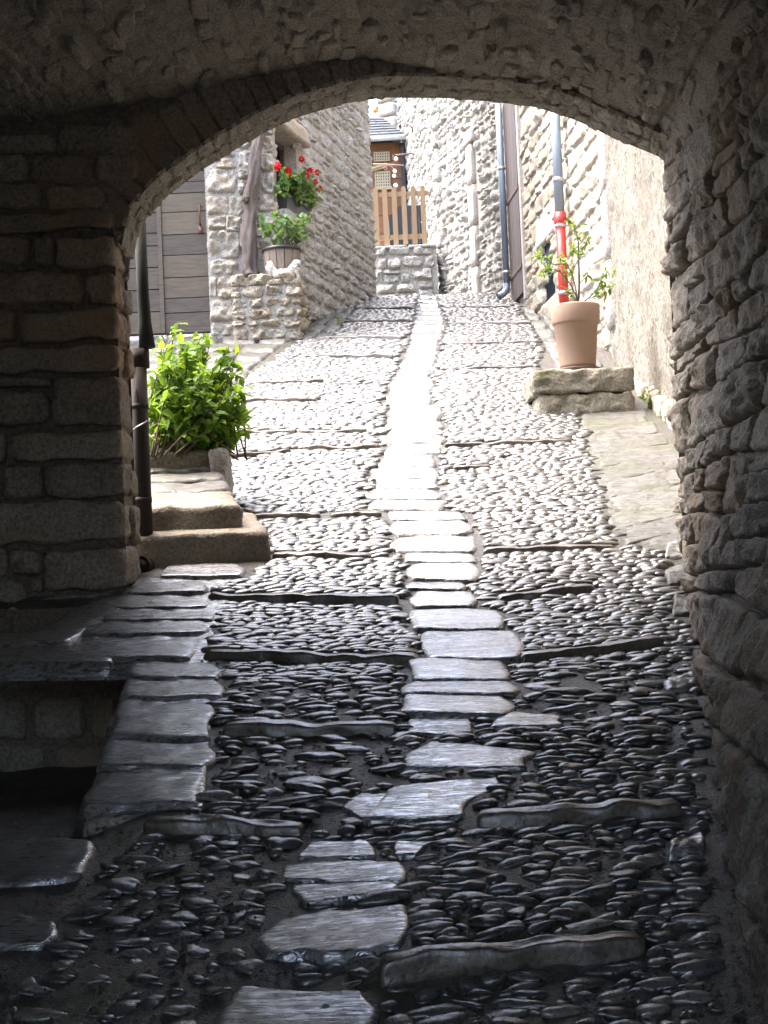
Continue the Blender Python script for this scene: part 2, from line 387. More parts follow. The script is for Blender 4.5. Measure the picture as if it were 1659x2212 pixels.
# ------------------------------------------------------------------ the street
def gx(x, y): g = G(x, y); return g[0], g[1]
KERBS = []   # (x0,y0,x1,y1,rise,reach)
for (xa, ya, xb, yb, r) in [
    (310, 1797, 655, 1802, .04), (480, 1588, 855, 1586, .060), (440, 1426, 905, 1436, .060), (448, 1298, 862, 1308, .05), (583, 1206, 800, 1210, .05),
    (528, 1121, 692, 1121, .05), (715, 1119, 822, 1116, .04), (493, 992, 630, 978, .07), (653, 973, 813, 973, .045), (520, 938, 640, 938, .06),
    (647, 938, 790, 939, .06), (505, 869, 685, 869, .05), (540, 831, 700, 829, .07), (715, 831, 780, 833, .05), (640, 772, 850, 776, .05), (690, 732, 868, 735, .05),
    (715, 697, 884, 699, .05), (745, 669, 895, 671, .05),
    (818, 2128, 1395, 2062, .11), (1030, 1792, 1475, 1757, .055), (1130, 1434, 1440, 1397, .055), (1080, 1301, 1290, 1277, .035), (1040, 1198, 1330, 1187, .035),
    (958, 968, 1235, 958, .06), (978, 1019, 1062, 1013, .05), (950, 802, 1155, 797, .06), (965, 747, 1180, 742, .05), (972, 702, 1150, 702, .05), (962, 667, 1105, 667, .05)]:
    a, b = gx(xa, ya), gx(xb, yb); KERBS.append((a[0], a[1], b[0], b[1], r * (.3 if a[1] < 7 else .24), .8))
EL0, EL1 = gx(272, 1442), gx(168, 1762)          # free edge of the raised paving beside the sunken corner
def edge_x(Y): return EL0[0] + (Y - EL0[1]) / (EL1[1] - EL0[1]) * (EL1[0] - EL0[0])
PITY = EL0[1]; PITZ = SL * YK - SN * (YK - EL1[1]) - .16
def sst(a, b, x): t = np.clip((x - a) / (b - a), 0, 1); return t * t * (3 - 2 * t)
def base_z(Y): return np.where(Y < 20.6, np.where(Y < YK, SL * YK - SN * (YK - Y), SL * Y), SL * 20.6 + .165 * (Y - 20.6))
def H(x, Y, pit=True):
    x = np.asarray(x, float); Y = np.asarray(Y, float); z = base_z(Y)
    for (x0, y0, x1, y1, r, L) in KERBS:
        t = (x - x0) / (x1 - x0); yk = y0 + t * (y1 - y0); d = Y - yk
        wx = sst(-.12, .03, t) * (1 - sst(.97, 1.12, t))
        z = z + np.where((d >= 0.04) & (d < L), wx * r * (1 - d / L), 0)
    if pit:
        ins = (Y > EL1[1]) & (Y < PITY + .95) & (x < edge_x(np.minimum(Y, PITY)))
        z = np.where(ins, PITZ, z)
        wl = (1 - sst(-.95, -.65, x)) * (Y <= EL1[1] + .001)
        z = z * (1 - wl) + np.minimum(z, PITZ + .1 + 0 * z) * wl
    return z
# ground sheet
xs = np.concatenate([[-60, -30, -14, -8, -5, -4], np.arange(-3.4, 3.01, .06), [4, 5, 8, 14, 30, 60]])
ys = np.concatenate([[-60, -30, -12, -6, -2, 0, 1.5], np.arange(2.2, 8, .035), np.arange(8, 21.5, .07), np.arange(21.6, 34, 1.0)])
X, Y = np.meshgrid(xs, ys, indexing='ij')
Z = H(X, Y); Z = np.where(Y < 0, Z[:, :1] * 0 + (SL * YK - SN * YK) + SN * .3 * Y, Z)
pp = np.stack([X, Y, Z], -1)
Z = Z + np.where((np.abs(X) < 4) & (Y > 2), .008 * fbm(pp * 6, 3) + .007 * fbm(pp * 22, 3) - .004, 0)
road = mk("road", np.stack([X, Y, Z], -1).reshape(-1, 3), gridfaces(len(xs), len(ys)), MT['dirt'], None, origin=(0, 0, 0))
tag(road, "steep cobbled lane climbing from the dark passage to the garden gate", None, None, "structure")
tv = np.array([[-900, -900, -18.0], [900, -900, -18], [900, 1500, -18], [-900, 1500, -18.0]])
tag(mk("terrain", tv, [(0, 1, 2, 3)], MT['dirt'], None), "hillside ground far below the village lane", None, None, "structure")

OCC = []         # ground polygons already taken (x,Y)
def inpoly(px, py, poly):
    ins = np.zeros(np.shape(px), bool); j = len(poly) - 1
    for i in range(len(poly)):
        xi, yi = poly[i]; xj, yj = poly[j]
        c = ((yi > py) != (yj > py)) & (px < (xj - xi) * (py - yi) / (yj - yi + 1e-12) + xi)
        ins ^= c; j = i
    return ins
def slab(corners, mat='slab', th=.012, n=24, m=16, wob=.05, name="paving_slab", rough=.5, kp=14, rc=.1, occ=True, parent=None, tilt=.25, lift=.03):
    """corners: front-left, front-right, back-right, back-left in the photograph"""
    g = [np.array(gx(*c)) for c in corners]
    c3 = [np.array([q[0], q[1], float(H(q[0], q[1], False))]) for q in g]
    dpt = np.linalg.norm((c3[3] + c3[2] - c3[0] - c3[1]) / 2); c3[0][2] += lift * dpt; c3[1][2] += lift * dpt
    nr = unit(np.cross(c3[1] - c3[0], c3[3] - c3[0]))
    v, f = patch(*c3, nr, bulge=th, n=n, m=m, kp=kp, wob=wob, rnd_c=rc, rough=rough, embed=.05, tilt=tilt, nf=16)
    if occ: OCC.append([tuple(q) for q in g])
    return mk(name, v, f, MT[mat], parent or road)
C5 = [(165, 335, 40, 76), (130, 335, 79, 136), (115, 340, 138, 176), (105, 345, 178, 207), (118, 378, 209, 283), (110, 385, 285, 316), (120, 385, 318, 351), (80, 390, 352, 390),
      (110, 370, 393, 437), (75, 352, 440, 497), (35, 375, 500, 551), (60, 372, 553, 596), (40, 385, 598, 649), (50, 405, 651, 701), (120, 490, 702, 742), (150, 515, 745, 812),
      (145, 545, 818, 891), (185, 545, 893, 937), (210, 560, 940, 1025), (215, 490, 1030, 1067), (225, 530, 1070, 1143), (235, 675, 1150, 1250), (280, 745, 1256, 1387),
      (215, 700, 1390, 1484), (190, 730, 1484, 1549), (175, 725, 1553, 1645)]
for (a, b, t, u) in C5:
    x0, x1, y0, y1 = 777.6 + a * .4687, 777.6 + b * .4687, 777.6 + t * .4687, 777.6 + u * .4687
    j = lambda s: random.uniform(-s, s) * 1.7; h = y1 - y0
    slab([(x0 + j(4) - 3, y1 + .12 * h), (x1 + j(4) + 3, y1 + (.12 + j(.03)) * h), (x1 - 2 + j(4), y0 - (.04 + j(.02)) * h), (x0 + 2 + j(4), y0 - .04 * h)], th=.008, tilt=.1, rough=.1, wob=.06, kp=24, n=30, m=16, lift=.03)
ytop = 642.0; yy = 796.0
while yy > ytop:
    h = max(5.0, (yy - 350) * .028 * random.uniform(.75, 1.3)); y0 = yy - h
    lx = lambda y: np.interp(y, [640, 690, 740, 796], [905, 893, 878, 858]); rx = lambda y: np.interp(y, [640, 690, 740, 796], [944, 966, 958, 940])
    slab([(lx(yy) + random.uniform(-5, 5), yy), (rx(yy) + random.uniform(-5, 5), yy), (rx(y0) + random.uniform(-5, 5), y0 + .4), (lx(y0) + random.uniform(-5, 5), y0 + .4)], n=12, m=7)
    yy = y0
for c in [[(868, 1590), (1028, 1588), (1020, 1552), (880, 1556)], [(1050, 1580), (1215, 1572), (1232, 1545), (1080, 1533)], [(862, 1670), (1150, 1668), (1172, 1628), (900, 1596)],
          [(772, 1785), (990, 1778), (1100, 1680), (842, 1690)], [(735, 1750), (800, 1785), (842, 1712), (780, 1712)],
          [(622, 1862), (826, 1858), (806, 1815), (660, 1822)], [(842, 1860), (905, 1858), (940, 1820), (852, 1822)], [(582, 1905), (895, 1930), (880, 1866), (604, 1868)],
          [(640, 1958), (850, 1948), (880, 1915), (620, 1912)], [(520, 2082), (880, 2092), (905, 1962), (575, 1982)], [(420, 2235), (815, 2235), (822, 2140), (500, 2120)],
          [(400, 2320), (830, 2320), (830, 2240), (420, 2242)]]:
    slab(c, th=.005, n=48, m=34, wob=.1, rc=.12, tilt=.1, rough=.15, kp=26, lift=.02)
slab([(-70, 1446), (462, 1440), (525, 1222), (262, 1250)], th=.003, n=60, m=40, wob=.01, rc=.02, kp=30, tilt=0, rough=.8, lift=0, occ=False, name='bedding')
slab([(170, 1764), (448, 1764), (468, 1442), (275, 1440)], th=.003, n=40, m=60, wob=.01, rc=.02, kp=30, tilt=0, rough=.8, lift=0, occ=False, name='bedding')
# paving along the left side, running into the sunken corner
C6 = [(720, 1130, 112, 190), (585, 955, 196, 264), (500, 975, 266, 326), (455, 1002, 330, 385), (358, 975, 387, 452), (265, 905, 456, 562)]
for (a, b, t, u) in C6:
    x0, x1, y0, y1 = a * .4727, b * .4727, 1166 + t * .4727, 1166 + u * .4727
    slab([(x0 - 14, y1), (x1, y1), (x1 - 5, y0 + 1), (x0 + 16, y0 + 1)], th=.008, n=30, m=14, mat='slab', tilt=.1, rough=.1, kp=24, wob=.065, lift=.05)
def ex(y): return float(np.interp(y, [1442, 1762], [272, 168]))
for (b, t, u) in [(1020, 566, 642), (1025, 645, 742), (990, 748, 930), (985, 935, 1062), (930, 1068, 1250)]:
    y0, y1, x1 = 1166 + t * .4727, 1166 + u * .4727, b * .4727
    slab([(ex(y1) + 1, y1), (x1, y1 + random.uniform(-4, 4)), (x1 - 4, y0 + random.uniform(-3, 3)), (ex(y0) + 1, y0 + 1)], th=.008, n=34, m=20, tilt=.12, rough=.1, kp=24, wob=.065, lift=.035)
slab([(-60, 1447), (266, 1442), (240, 1398), (-60, 1404)], th=.008, n=30, m=10, tilt=.05, rough=.1, wob=.03, kp=24, lift=.05)
slab([(-60, 1402), (150, 1397), (215, 1352), (-60, 1372)], th=.008, n=24, m=10, tilt=.05, rough=.1, wob=.03, kp=24, lift=.05)
# slabs on the low floor
def lowslab(corners, mat='slab', th=.015):
    c3 = []
    for (x, y) in corners:
        d = ray(x, y); p = CAM + d * ((PITZ - CAM[2]) / d[2]); c3.append(p)
    v, f = patch(*c3, (0, 0, 1), bulge=th, n=30, m=18, kp=12, wob=.07, rnd_c=.25, rough=.5, embed=.05, tilt=.2)
    OCC.append([tuple(q[:2]) for q in c3]); mk("paving_slab", v, f, MT[mat], road)
slab([(-70, 1925), (180, 1912), (235, 1815), (-70, 1806)], th=.01, n=34, m=24, rc=.22, kp=22, tilt=.1, rough=.1, lift=.03)
slab([(-80, 2050), (120, 2055), (150, 2000), (-80, 1950)], th=.01, n=34, m=24, rc=.22, kp=22, tilt=.1, rough=.1, lift=.03)
# smooth pavement along the wall on the right
slab([(1330, 1195), (1520, 1180), (1400, 905), (1240, 905)], mat='paver', th=.003, n=60, m=60, wob=.02, kp=30, rc=.05, tilt=.0, rough=1.0, name='bedrock', lift=0, occ=False)
for i, (xl, y1, xr, yr, hh) in enumerate([(1255, 930, 1375, 915, 34), (1283, 958, 1395, 938, 26), (1272, 982, 1420, 962, 24), (1290, 1010, 1450, 985, 26), (1300, 1044, 1462, 1010, 32),
                                          (1306, 1078, 1462, 1044, 32), (1310, 1112, 1470, 1078, 33), (1318, 1150, 1476, 1108, 36), (1345, 1180, 1486, 1140, 30)]):
    slab([(xl, y1 + 2), (xr + 30, yr - 2), (xr + 22, yr - hh - 5), (xl - 4, y1 - hh - 2)], mat='paver', th=.004, n=30, m=12, wob=.02, kp=24, rc=.03, tilt=.3, rough=.5, lift=.0)
slab([(1435, 1212), (1500, 1205), (1500, 1168), (1440, 1172)], th=.014); slab([(1440, 1268), (1505, 1262), (1505, 1222), (1432, 1228)], mat='paver')
slab([(1450, 1340), (1505, 1330), (1505, 1282), (1455, 1290)], mat='paver'); slab([(1438, 1500), (1510, 1490), (1510, 1452), (1430, 1466)]); slab([(1440, 1860), (1530, 1850), (1530, 1795), (1436, 1818)])
# pale paving by the house door
def gridpave(x0, x1, y0, y1, nx, rows, mat):
    for r in range(rows):
        ya = y0 + (y1 - y0) * (r / rows) ** 1.2; yb = y0 + (y1 - y0) * ((r + 1) / rows) ** 1.2
        cuts = np.sort(np.concatenate([[0, 1], (np.arange(1, nx) + RNG.uniform(-.3, .3, nx - 1)) / nx]))
        for a, b in zip(cuts[:-1], cuts[1:]):
            xl = lambda t, y: (x0(y) + (x1(y) - x0(y)) * t)
            slab([(xl(a, yb) + 1, yb), (xl(b, yb) - 1, yb), (xl(b, ya) - 1, ya + .7), (xl(a, ya) + 1, ya + .7)], mat=mat, n=14, m=8, wob=.04, th=.012)
gridpave(lambda y: 300, lambda y: np.interp(y, [700, 740, 800], [640, 625, 540]), 700, 820, 4, 7, 'paver')
gridpave(lambda y: np.interp(y, [640, 735], [760, 640]), lambda y: np.interp(y, [640, 735], [790, 715]), 655, 735, 2, 6, 'paver')
gridpave(lambda y: np.interp(y, [660, 790], [1120, 1200]), lambda y: np.interp(y, [660, 790], [1165, 1310]), 662, 795, 2, 7, 'paver')

# kerb stones across the treads
for (x0, y0, x1, y1, r, L) in KERBS:
    ln = math.hypot(x1 - x0, y1 - y0); k = max(1, int(round(ln / random.uniform(.6, 1.1))))
    cut = np.linspace(0, 1, k + 1); cut[1:-1] += RNG.uniform(-.12, .12, k - 1) / k
    for a, b in zip(cut[:-1], cut[1:]):
        A = np.array([x0 + (x1 - x0) * a, y0 + (y1 - y0) * a]); B = np.array([x0 + (x1 - x0) * b, y0 + (y1 - y0) * b])
        d = unit(np.append(B - A, 0)); nrm = np.array([-d[1], d[0], 0])
        if nrm[1] < 0: nrm = -nrm
        dep = random.uniform(.035, .05); o = np.array([*A, float(base_z(A[1]))]); l = np.linalg.norm(B - A)
        v, f = block((.004, 0, -.08), (l - .004, dep, r + .006 + SL * .03), n=18, k=14, rough=.010, nf=11, ax=[d, nrm, (0, 0, 1)], o=o)
        v[:, 2] += (v[:, 1] - A[1]) * SL * .8
        mk("kerb_stone", v, f, MT['kerb'], road)
    d = unit(np.array([x1 - x0, y1 - y0])); nn = np.array([-d[1], d[0]])
    if nn[1] < 0: nn = -nn
    A = np.array([x0, y0]); B = np.array([x1, y1])
    OCC.append([tuple(A - nn * .02), tuple(B - nn * .02), tuple(B + nn * .075), tuple(A + nn * .075)])

# pebbles
def pebtpl(seg, rings):
    el = np.linspace(-.35, 1.2, rings); th = np.arange(seg) * 2 * math.pi / seg
    v = [np.stack([np.cos(e) * np.cos(th), np.cos(e) * np.sin(th), np.full(seg, math.sin(e))], 1) for e in el]
    v = np.concatenate(v + [np.array([[0, 0, 1.0]])]); f = []
    for i in range(rings - 1):
        for j in range(seg): f.append((i * seg + j, i * seg + (j + 1) % seg, (i + 1) * seg + (j + 1) % seg, (i + 1) * seg + j))
    t = len(v) - 1
    for j in range(seg): f.append(((rings - 1) * seg + j, (rings - 1) * seg + (j + 1) % seg, t, t))
    return v, f
PT_S = pebtpl(10, 4); PT_L = pebtpl(20, 8)
lyy = [640, 700, 735, 800, 850, 980, 1020, 1090, 1120, 1215, 1240, 1285, 1560, 1750, 1800, 1850, 2000, 2400]
lxx = [735, 715, 655, 560, 512, 488, 472, 500, 528, 585, 545, 458, 474, 452, 290, 250, 150, -150]
ryy = [640, 680, 800, 890, 990, 1100, 1165, 1195, 1400, 2400]
rxx = [1110, 1175, 1160, 1250, 1290, 1306, 1330, 1440, 1500, 1560]
PEB = []
def occupied(x, y, pad=0):
    for q in OCC:
        if bool(inpoly(x, y, q)): return True
    return False
ZA = [(1140, 1435), (1500, 1405), (1500, 1590), (1060, 1545)]; ZB = [(640, 1600), (860, 1560), (840, 1810), (560, 1810)]
def zone(px, py):
    if inpoly(px, py, ZA): return 'A'
    if inpoly(px, py, ZB): return 'B'
    if py > 1800: return 'C' if px < np.interp(py, [1800, 2212], [700, 620]) else 'D'
    if py > 1560 and px > 1080: return 'E'
    return 'dense'
Yc = 2.45
prev = []
while Yc < 20.8:
    sf = float(np.interp(Yc, [4.5, 9, 15], [.88, 1.0, 1.25])); row = .042 * sf
    x = -2.3 + random.uniform(0, .1)
    while x < 2.6:
        wdt = .072 * sf * random.choice([.6, .75, .9, 1, 1.15, 1.4, 1.6]); cx = x + wdt / 2; cy = Yc + random.uniform(-.009, .009) * sf + .02 * math.sin(cx * 5 + Yc) + (.12 * max(0, cx - .3))
        zz = float(base_z(cy)); px, py, _ = PX((cx, cy, zz)); x += wdt * .97
        if not (np.interp(py, lyy, lxx) < px < np.interp(py, ryy, rxx)): continue
        zn = zone(px, py)
        if zn == 'dense':
            if random.random() < .03: continue
            PEB.append((cx, cy, wdt * .55, row * random.uniform(.5, .7), random.uniform(.016, .026) * sf, random.gauss(.08 if cx > .4 else -.03, .09)))
        elif zn == 'E':
            if random.random() < .95: PEB.append((cx, cy, wdt * random.uniform(.42, .58), row * random.uniform(.46, .62), random.uniform(.014, .022), random.gauss(.1, .2)))
        elif zn == 'D':
            if random.random() < .95: PEB.append((cx, cy, wdt * random.uniform(.42, .62), row * random.uniform(.42, .6), random.uniform(.011, .02), random.gauss(.12, .18)))
        elif zn == 'C':
            if random.random() < .5: PEB.append((cx, cy, wdt * random.uniform(.35, .6), row * random.uniform(.45, .75), random.uniform(.008, .017), random.gauss(0, .35)))
        elif zn == 'A':
            if random.random() < .6: PEB.append((cx, cy, wdt * random.uniform(.5, .9), row * random.uniform(.5, .8), random.uniform(.012, .022), random.gauss(-.1, .2)))
        elif zn == 'B':
            if random.random() < .3: PEB.append((cx, cy, wdt * random.uniform(.5, .9), row * random.uniform(.5, .9), random.uniform(.012, .024), random.gauss(.1, .3)))
    Yc += row * .95
def occ_mask(xs_, ys_):
    m = np.zeros(len(xs_), bool)
    for q in OCC: m |= inpoly(xs_, ys_, q)
    return m
pa = np.array(PEB)
far_ = pa[:, 2] * .45
keep = ~(occ_mask(pa[:, 0], pa[:, 1]) | occ_mask(pa[:, 0] - far_, pa[:, 1]) | occ_mask(pa[:, 0] + far_, pa[:, 1]) | occ_mask(pa[:, 0], pa[:, 1] - pa[:, 3] * .4) | occ_mask(pa[:, 0], pa[:, 1] + pa[:, 3] * .4))
pa = pa[keep]
# keep big scattered stones from overlapping
order = np.argsort(-(pa[:, 2] * pa[:, 3])); taken = []; ok = []
near = pa[:, 1] < 5.3
for i in order:
    p = pa[i]
    if near[i]:
        bad = False
        for q in taken:
            if abs(p[0] - q[0]) < (p[2] + q[2]) * .92 and abs(p[1] - q[1]) < (p[3] + q[3]) * .82: bad = True; break
        if bad: continue
        taken.append(p)
    ok.append(i)
pa = pa[np.array(ok)]
tk = np.array(taken); add = []
for _ in range(5200):
    cy = 2.5 + 3.6 * random.random() ** 1.2; cx = random.uniform(-1.0, 1.3); px, py, _d = PX((cx, cy, float(base_z(cy))))
    if not (np.interp(py, lyy, lxx) < px < np.interp(py, ryy, rxx)) or py > 2260: continue
    a_, b_ = random.uniform(.014, .034), random.uniform(.009, .018)
    if np.any((np.abs(tk[:, 0] - cx) < (tk[:, 2] + a_) * .9) & (np.abs(tk[:, 1] - cy) < (tk[:, 3] + b_) * .8)): continue
    zn = zone(px, py)
    if zn in 'ABC' and random.random() < .6: continue
    p = np.array([cx, cy, a_, b_, random.uniform(.007, .014), random.gauss(.05, .3)])
    if occ_mask(np.array([cx]), np.array([cy]))[0]: continue
    tk = np.vstack([tk, p]); add.append(p)
pa = np.vstack([pa, np.array(add)])
zg = H(pa[:, 0], pa[:, 1])
score = []
for p, z in zip(pa, zg):
    x, y, d = PX((p[0], p[1], z)); score.append(p[2] * p[3] / d ** 3 if -20 < x < 1680 and -20 < y < 2230 else 0)
score = np.array(score); rank = np.argsort(-score); own = set(rank[:300].tolist())
def pebble_mesh(p, z, tpl, s):
    p = p.copy(); p[4] *= .68 if p[1] < 6.5 else .85; p[2] *= 1.06; p[3] *= 1.14
    v, f = tpl; v = v.copy(); th = np.arctan2(v[:, 1], v[:, 0]); rr = 1 + .13 * np.sin(2 * th + s * 9) + .09 * np.sin(3 * th + s * 23) + .05 * np.sin(5 * th + s * 41)
    v[:, 1] *= 1 - .3 * v[:, 0] ** 2; v[:, 2] = np.sign(v[:, 2]) * np.abs(v[:, 2]) ** .85
    q = np.stack([v[:, 0] * rr * p[2], v[:, 1] * rr * p[3], v[:, 2] * p[4]], 1)
    q[:, 2] += q[:, 0] * math.sin(s * 77) * .12 + q[:, 1] * ((SL if p[1] > YK else SN) - .03 + .12 * math.sin(s * 31))
    c, sn = math.cos(p[5]), math.sin(p[5])
    q = np.stack([q[:, 0] * c - q[:, 1] * sn, q[:, 0] * sn + q[:, 1] * c, q[:, 2]], 1)
    if len(v) > 60: q = q + .0045 * np.stack([fbm(q * 26 + s * 50, 3), fbm(q * 26 + s * 50 + 7, 3), .6 * fbm(q * 26 + s * 50 + 3, 3)], 1)
    return q + np.array([p[0], p[1], z]), f
RV, RF, RR, cnt = [], [], [], 0
for i, (p, z) in enumerate(zip(pa, zg)):
    s = random.random()
    if i in own:
        v, f = pebble_mesh(p, z, PT_L, s); f = [q if q[2] != q[3] else q[:3] for q in f]
        mk("cobble", v, f, MT['pebble'], road, rnd=random.random() ** 1.5)
    else:
        v, f = pebble_mesh(p, z, PT_S, s); RV.append(v); RF.append(np.array([q for q in f if q[2] != q[3]]) + cnt)
        t = np.array([q[:3] for q in f if q[2] == q[3]]) + cnt; RF.append(np.concatenate([t, t[:, 2:3]], 1) if False else np.zeros((0, 4), int)); RR.append((t, np.full(len(v), random.random() ** 1.5))); cnt += len(v)
V = np.concatenate(RV); Fq = np.concatenate(RF); Ft = np.concatenate([t for t, _ in RR])
mk("small_cobbles", V, [tuple(q) for q in Fq.tolist()] + [tuple(q) for q in Ft.tolist()], MT['pebble'], road, rnd=np.concatenate([r for _, r in RR]), kind="stuff")
print("pebbles", len(pa))

# loose grit lying on the bare ground near the viewer
gn = 9000; gxx = RNG.uniform(-1.3, 1.2, gn); gyy = 2.5 + 3.2 * RNG.random(gn) ** 1.3
gk = ~occ_mask(gxx, gyy); gxx, gyy = gxx[gk], gyy[gk]; gz = H(gxx, gyy); gs = RNG.lognormal(-5.5, .45, len(gxx))
bv = np.array([[1, 0, 0], [.1, 1, 0], [-1, .1, 0], [0, -1, 0], [.2, .1, .8], [-.15, -.2, .75]], float); bf = np.array([[0, 1, 4], [1, 5, 4], [1, 2, 5], [2, 3, 5], [3, 4, 5], [3, 0, 4]])
an = RNG.uniform(0, 6.3, len(gxx)); ca, sa = np.cos(an)[:, None], np.sin(an)[:, None]
bx_ = bv[None, :, 0] * (1 + .4 * RNG.standard_normal((len(gxx), 6))); by_ = bv[None, :, 1] * (1 + .4 * RNG.standard_normal((len(gxx), 6)))
V = np.stack([gxx[:, None] + gs[:, None] * (bx_ * ca - by_ * sa), gyy[:, None] + gs[:, None] * (bx_ * sa + by_ * ca), gz[:, None] + .004 + gs[:, None] * (bv[None, :, 2] - .1)], -1)
mk("gravel", V.reshape(-1, 3), (bf[None] + 6 * np.arange(len(gxx))[:, None, None]).reshape(-1, 3), MT['dirt'], road, rnd=np.repeat(RNG.random(len(gxx)), 6), kind="stuff", smooth=False)
# ------------------------------------------------------------------ vaulted passage
YF, YB = 6.62, 6.95                      # near and far face of the wall with the exit arch
# far edge of the arch, seen against the light
SKY_EDGE = [(289, 560), (292, 505), (312, 478), (350, 430), (440, 365), (560, 292), (640, 254), (740, 224), (830, 211), (960, 212), (1070, 220), (1160, 232), (1240, 258), (1330, 300), (1440, 345), (1500, 390)]
ap = np.array([P(x, y, YB) for x, y in SKY_EDGE]); AX, AZ = ap[:, 0], ap[:, 2]
XL = P(286, 900, YB)[0]
def arch_z(x): return np.interp(x, AX, AZ)
VL = [(-260, 330), (-100, 292), (0, 272), (200, 242), (350, 213), (500, 178), (650, 146), (760, 124), (880, 110), (1000, 108), (1100, 112), (1200, 130), (1300, 168), (1390, 232), (1480, 330)]
vp = np.array([P(x, y, YF) for x, y in VL]); VX, VZ = vp[:, 0], vp[:, 2]
VX = np.concatenate([[-2.3, -2.1], VX, [1.62]]); VZ = np.concatenate([[2.9, 3.25], VZ, [3.05]])
def smooth_prof(xs_, zs_, n=240):
    x = np.linspace(xs_[0], xs_[-1], n); z = np.interp(x, xs_, zs_)
    for _ in range(30): z[1:-1] = (z[:-2] + 2 * z[1:-1] + z[2:]) / 4
    return x, z
VX, VZ = smooth_prof(VX, VZ, 330)
_w = np.clip((VX + .15) / .5, 0, 1); _az = np.interp(VX, AX, AZ)
VZ = np.where(VX < 1.3, VZ * (1 - _w) + np.minimum(VZ, _az + .012) * _w, VZ)
def vault_z(x): return np.interp(x, VX, VZ)
# right-hand wall line
def rw(Y): return .165 + .178 * Y

vault = root("passage_vault", "rough stone barrel vault roofing the dark passage", "vault", (0, 5.5, 4.0))
ysv = np.append(np.linspace(-2.3, 4.0, 8), np.linspace(4.05, YF + .03, 130)); X, Y = np.meshgrid(VX, ysv, indexing='ij')
Zc = np.interp(X, VX, VZ); pc_ = np.stack([X, Y, Zc], -1)
Zc = Zc - .013 * np.abs(fbm(pc_ * np.array([10, 4.5, 10]), 4, 4)) - .011 * fbm(pc_ * np.array([30, 16, 30]), 3, 6) + .012
mk("ceiling", np.stack([X, Y, Zc], -1).reshape(-1, 3), gridfaces(len(VX), len(ysv)), MT['vault'], vault)
# stones of the ceiling: thin stones on edge, in rows along the passage
seglen = np.concatenate([[0], np.cumsum(np.hypot(np.diff(VX), np.diff(VZ)))])
def vpt(s, y): return np.array([np.interp(s, seglen, VX), y, np.interp(s, seglen, VZ)])
rs = np.random.default_rng(3); items = []
s = seglen[np.searchsorted(VX, -2.0)]; send = seglen[np.searchsorted(VX, 1.40)]
while s < send:
    w_ = rs.uniform(.03, .09); y = 4.2 + rs.uniform(0, .2)
    while y < YF - .02:
        l = rs.uniform(.07, .34); y1 = min(y + l, YF)
        if y1 - y > .05:
            a, b = vpt(s + .003, y), vpt(s + w_ - .003, y); t = b - a; nrm = unit(np.cross(t, (0, 1, 0)))
            if nrm[2] > 0: nrm = -nrm
            bl = rs.uniform(.002, .010) if rs.random() < .88 else rs.uniform(.016, .03)
            if rs.random() < .62: y = y1; continue
            j1, j2, j3, j4 = rs.uniform(-.45, .45, 4) * w_
            v, f = patch(vpt(s + .002 + j1, y + .004), vpt(s + w_ - .002 + j1, y + .004 + j3), vpt(s + w_ - .002 + j2, y1 - .004), vpt(s + .002 + j2, y1 - .004 + j4), nrm, bulge=bl, n=7, m=11, kp=9, wob=.08, rough=.5, tilt=.6, embed=.02, nf=22)
            items.append((v, f))
        y = y1
    s += w_
put_stones(vault, items, MT['vault'], cap=300)

archw = root("arch_wall", "dark stone end wall of the passage pierced by the round arch", "wall", (-1.6, YF, 1.7))
# backing: near face, far face, soffit
xa = np.linspace(XL, 1.75, 90); za = arch_z(np.maximum(xa, AX[0])); za[0] = AZ[0]
m = MB()
for yy_, flip in ((YF + .02, 1), (YB, -1)):
    top = 5.6 if flip == 1 else 8.8
    lo_x = -2.6 if flip == 1 else -7.0; hi_x = 1.75 if flip == 1 else 7.0
    v = np.concatenate([np.stack([xa, np.full(90, yy_), za], 1), np.stack([xa, np.full(90, yy_), np.full(90, top)], 1)])
    m.add(v, [(i, i + 1, 91 + i, 90 + i) for i in range(89)])
    m.add([(lo_x, yy_, -1), (XL, yy_, -1), (XL, yy_, top), (lo_x, yy_, top)], [(0, 1, 2, 3)])
    if flip == -1: m.add([(1.75, yy_, -1), (hi_x, yy_, -1), (hi_x, yy_, top), (1.75, yy_, top)], [(0, 1, 2, 3)])
    else: m.add([(1.75, yy_, -1), (1.8, yy_, -1), (1.8, yy_, top), (1.75, yy_, top)], [(0, 1, 2, 3)])
xd = np.linspace(xa[0], xa[-1], 420); yd = np.linspace(YF + .018, YB - .002, 44); Xd, Yd = np.meshgrid(xd, yd, indexing='ij'); Zd = np.interp(Xd, xa, za); pd = np.stack([Xd, Yd, Zd], -1)
Zd = Zd + .010 - .012 * np.abs(fbm(pd * np.array([16, 12, 16]), 4, 3)) - .006 * fbm(pd * 45, 3, 9)
mk("soffit", np.stack([Xd, Yd, Zd], -1).reshape(-1, 3), gridfaces(420, 44), MT['vault'], archw)
m.add([(XL - .012, YF + .02, -1), (XL - .012, YB, -1), (XL - .012, YB, AZ[0] + .1), (XL - .012, YF + .02, AZ[0] + .1)], [(0, 1, 2, 3)])
m.mk("backing", MT['mortar'], archw, smooth=False)
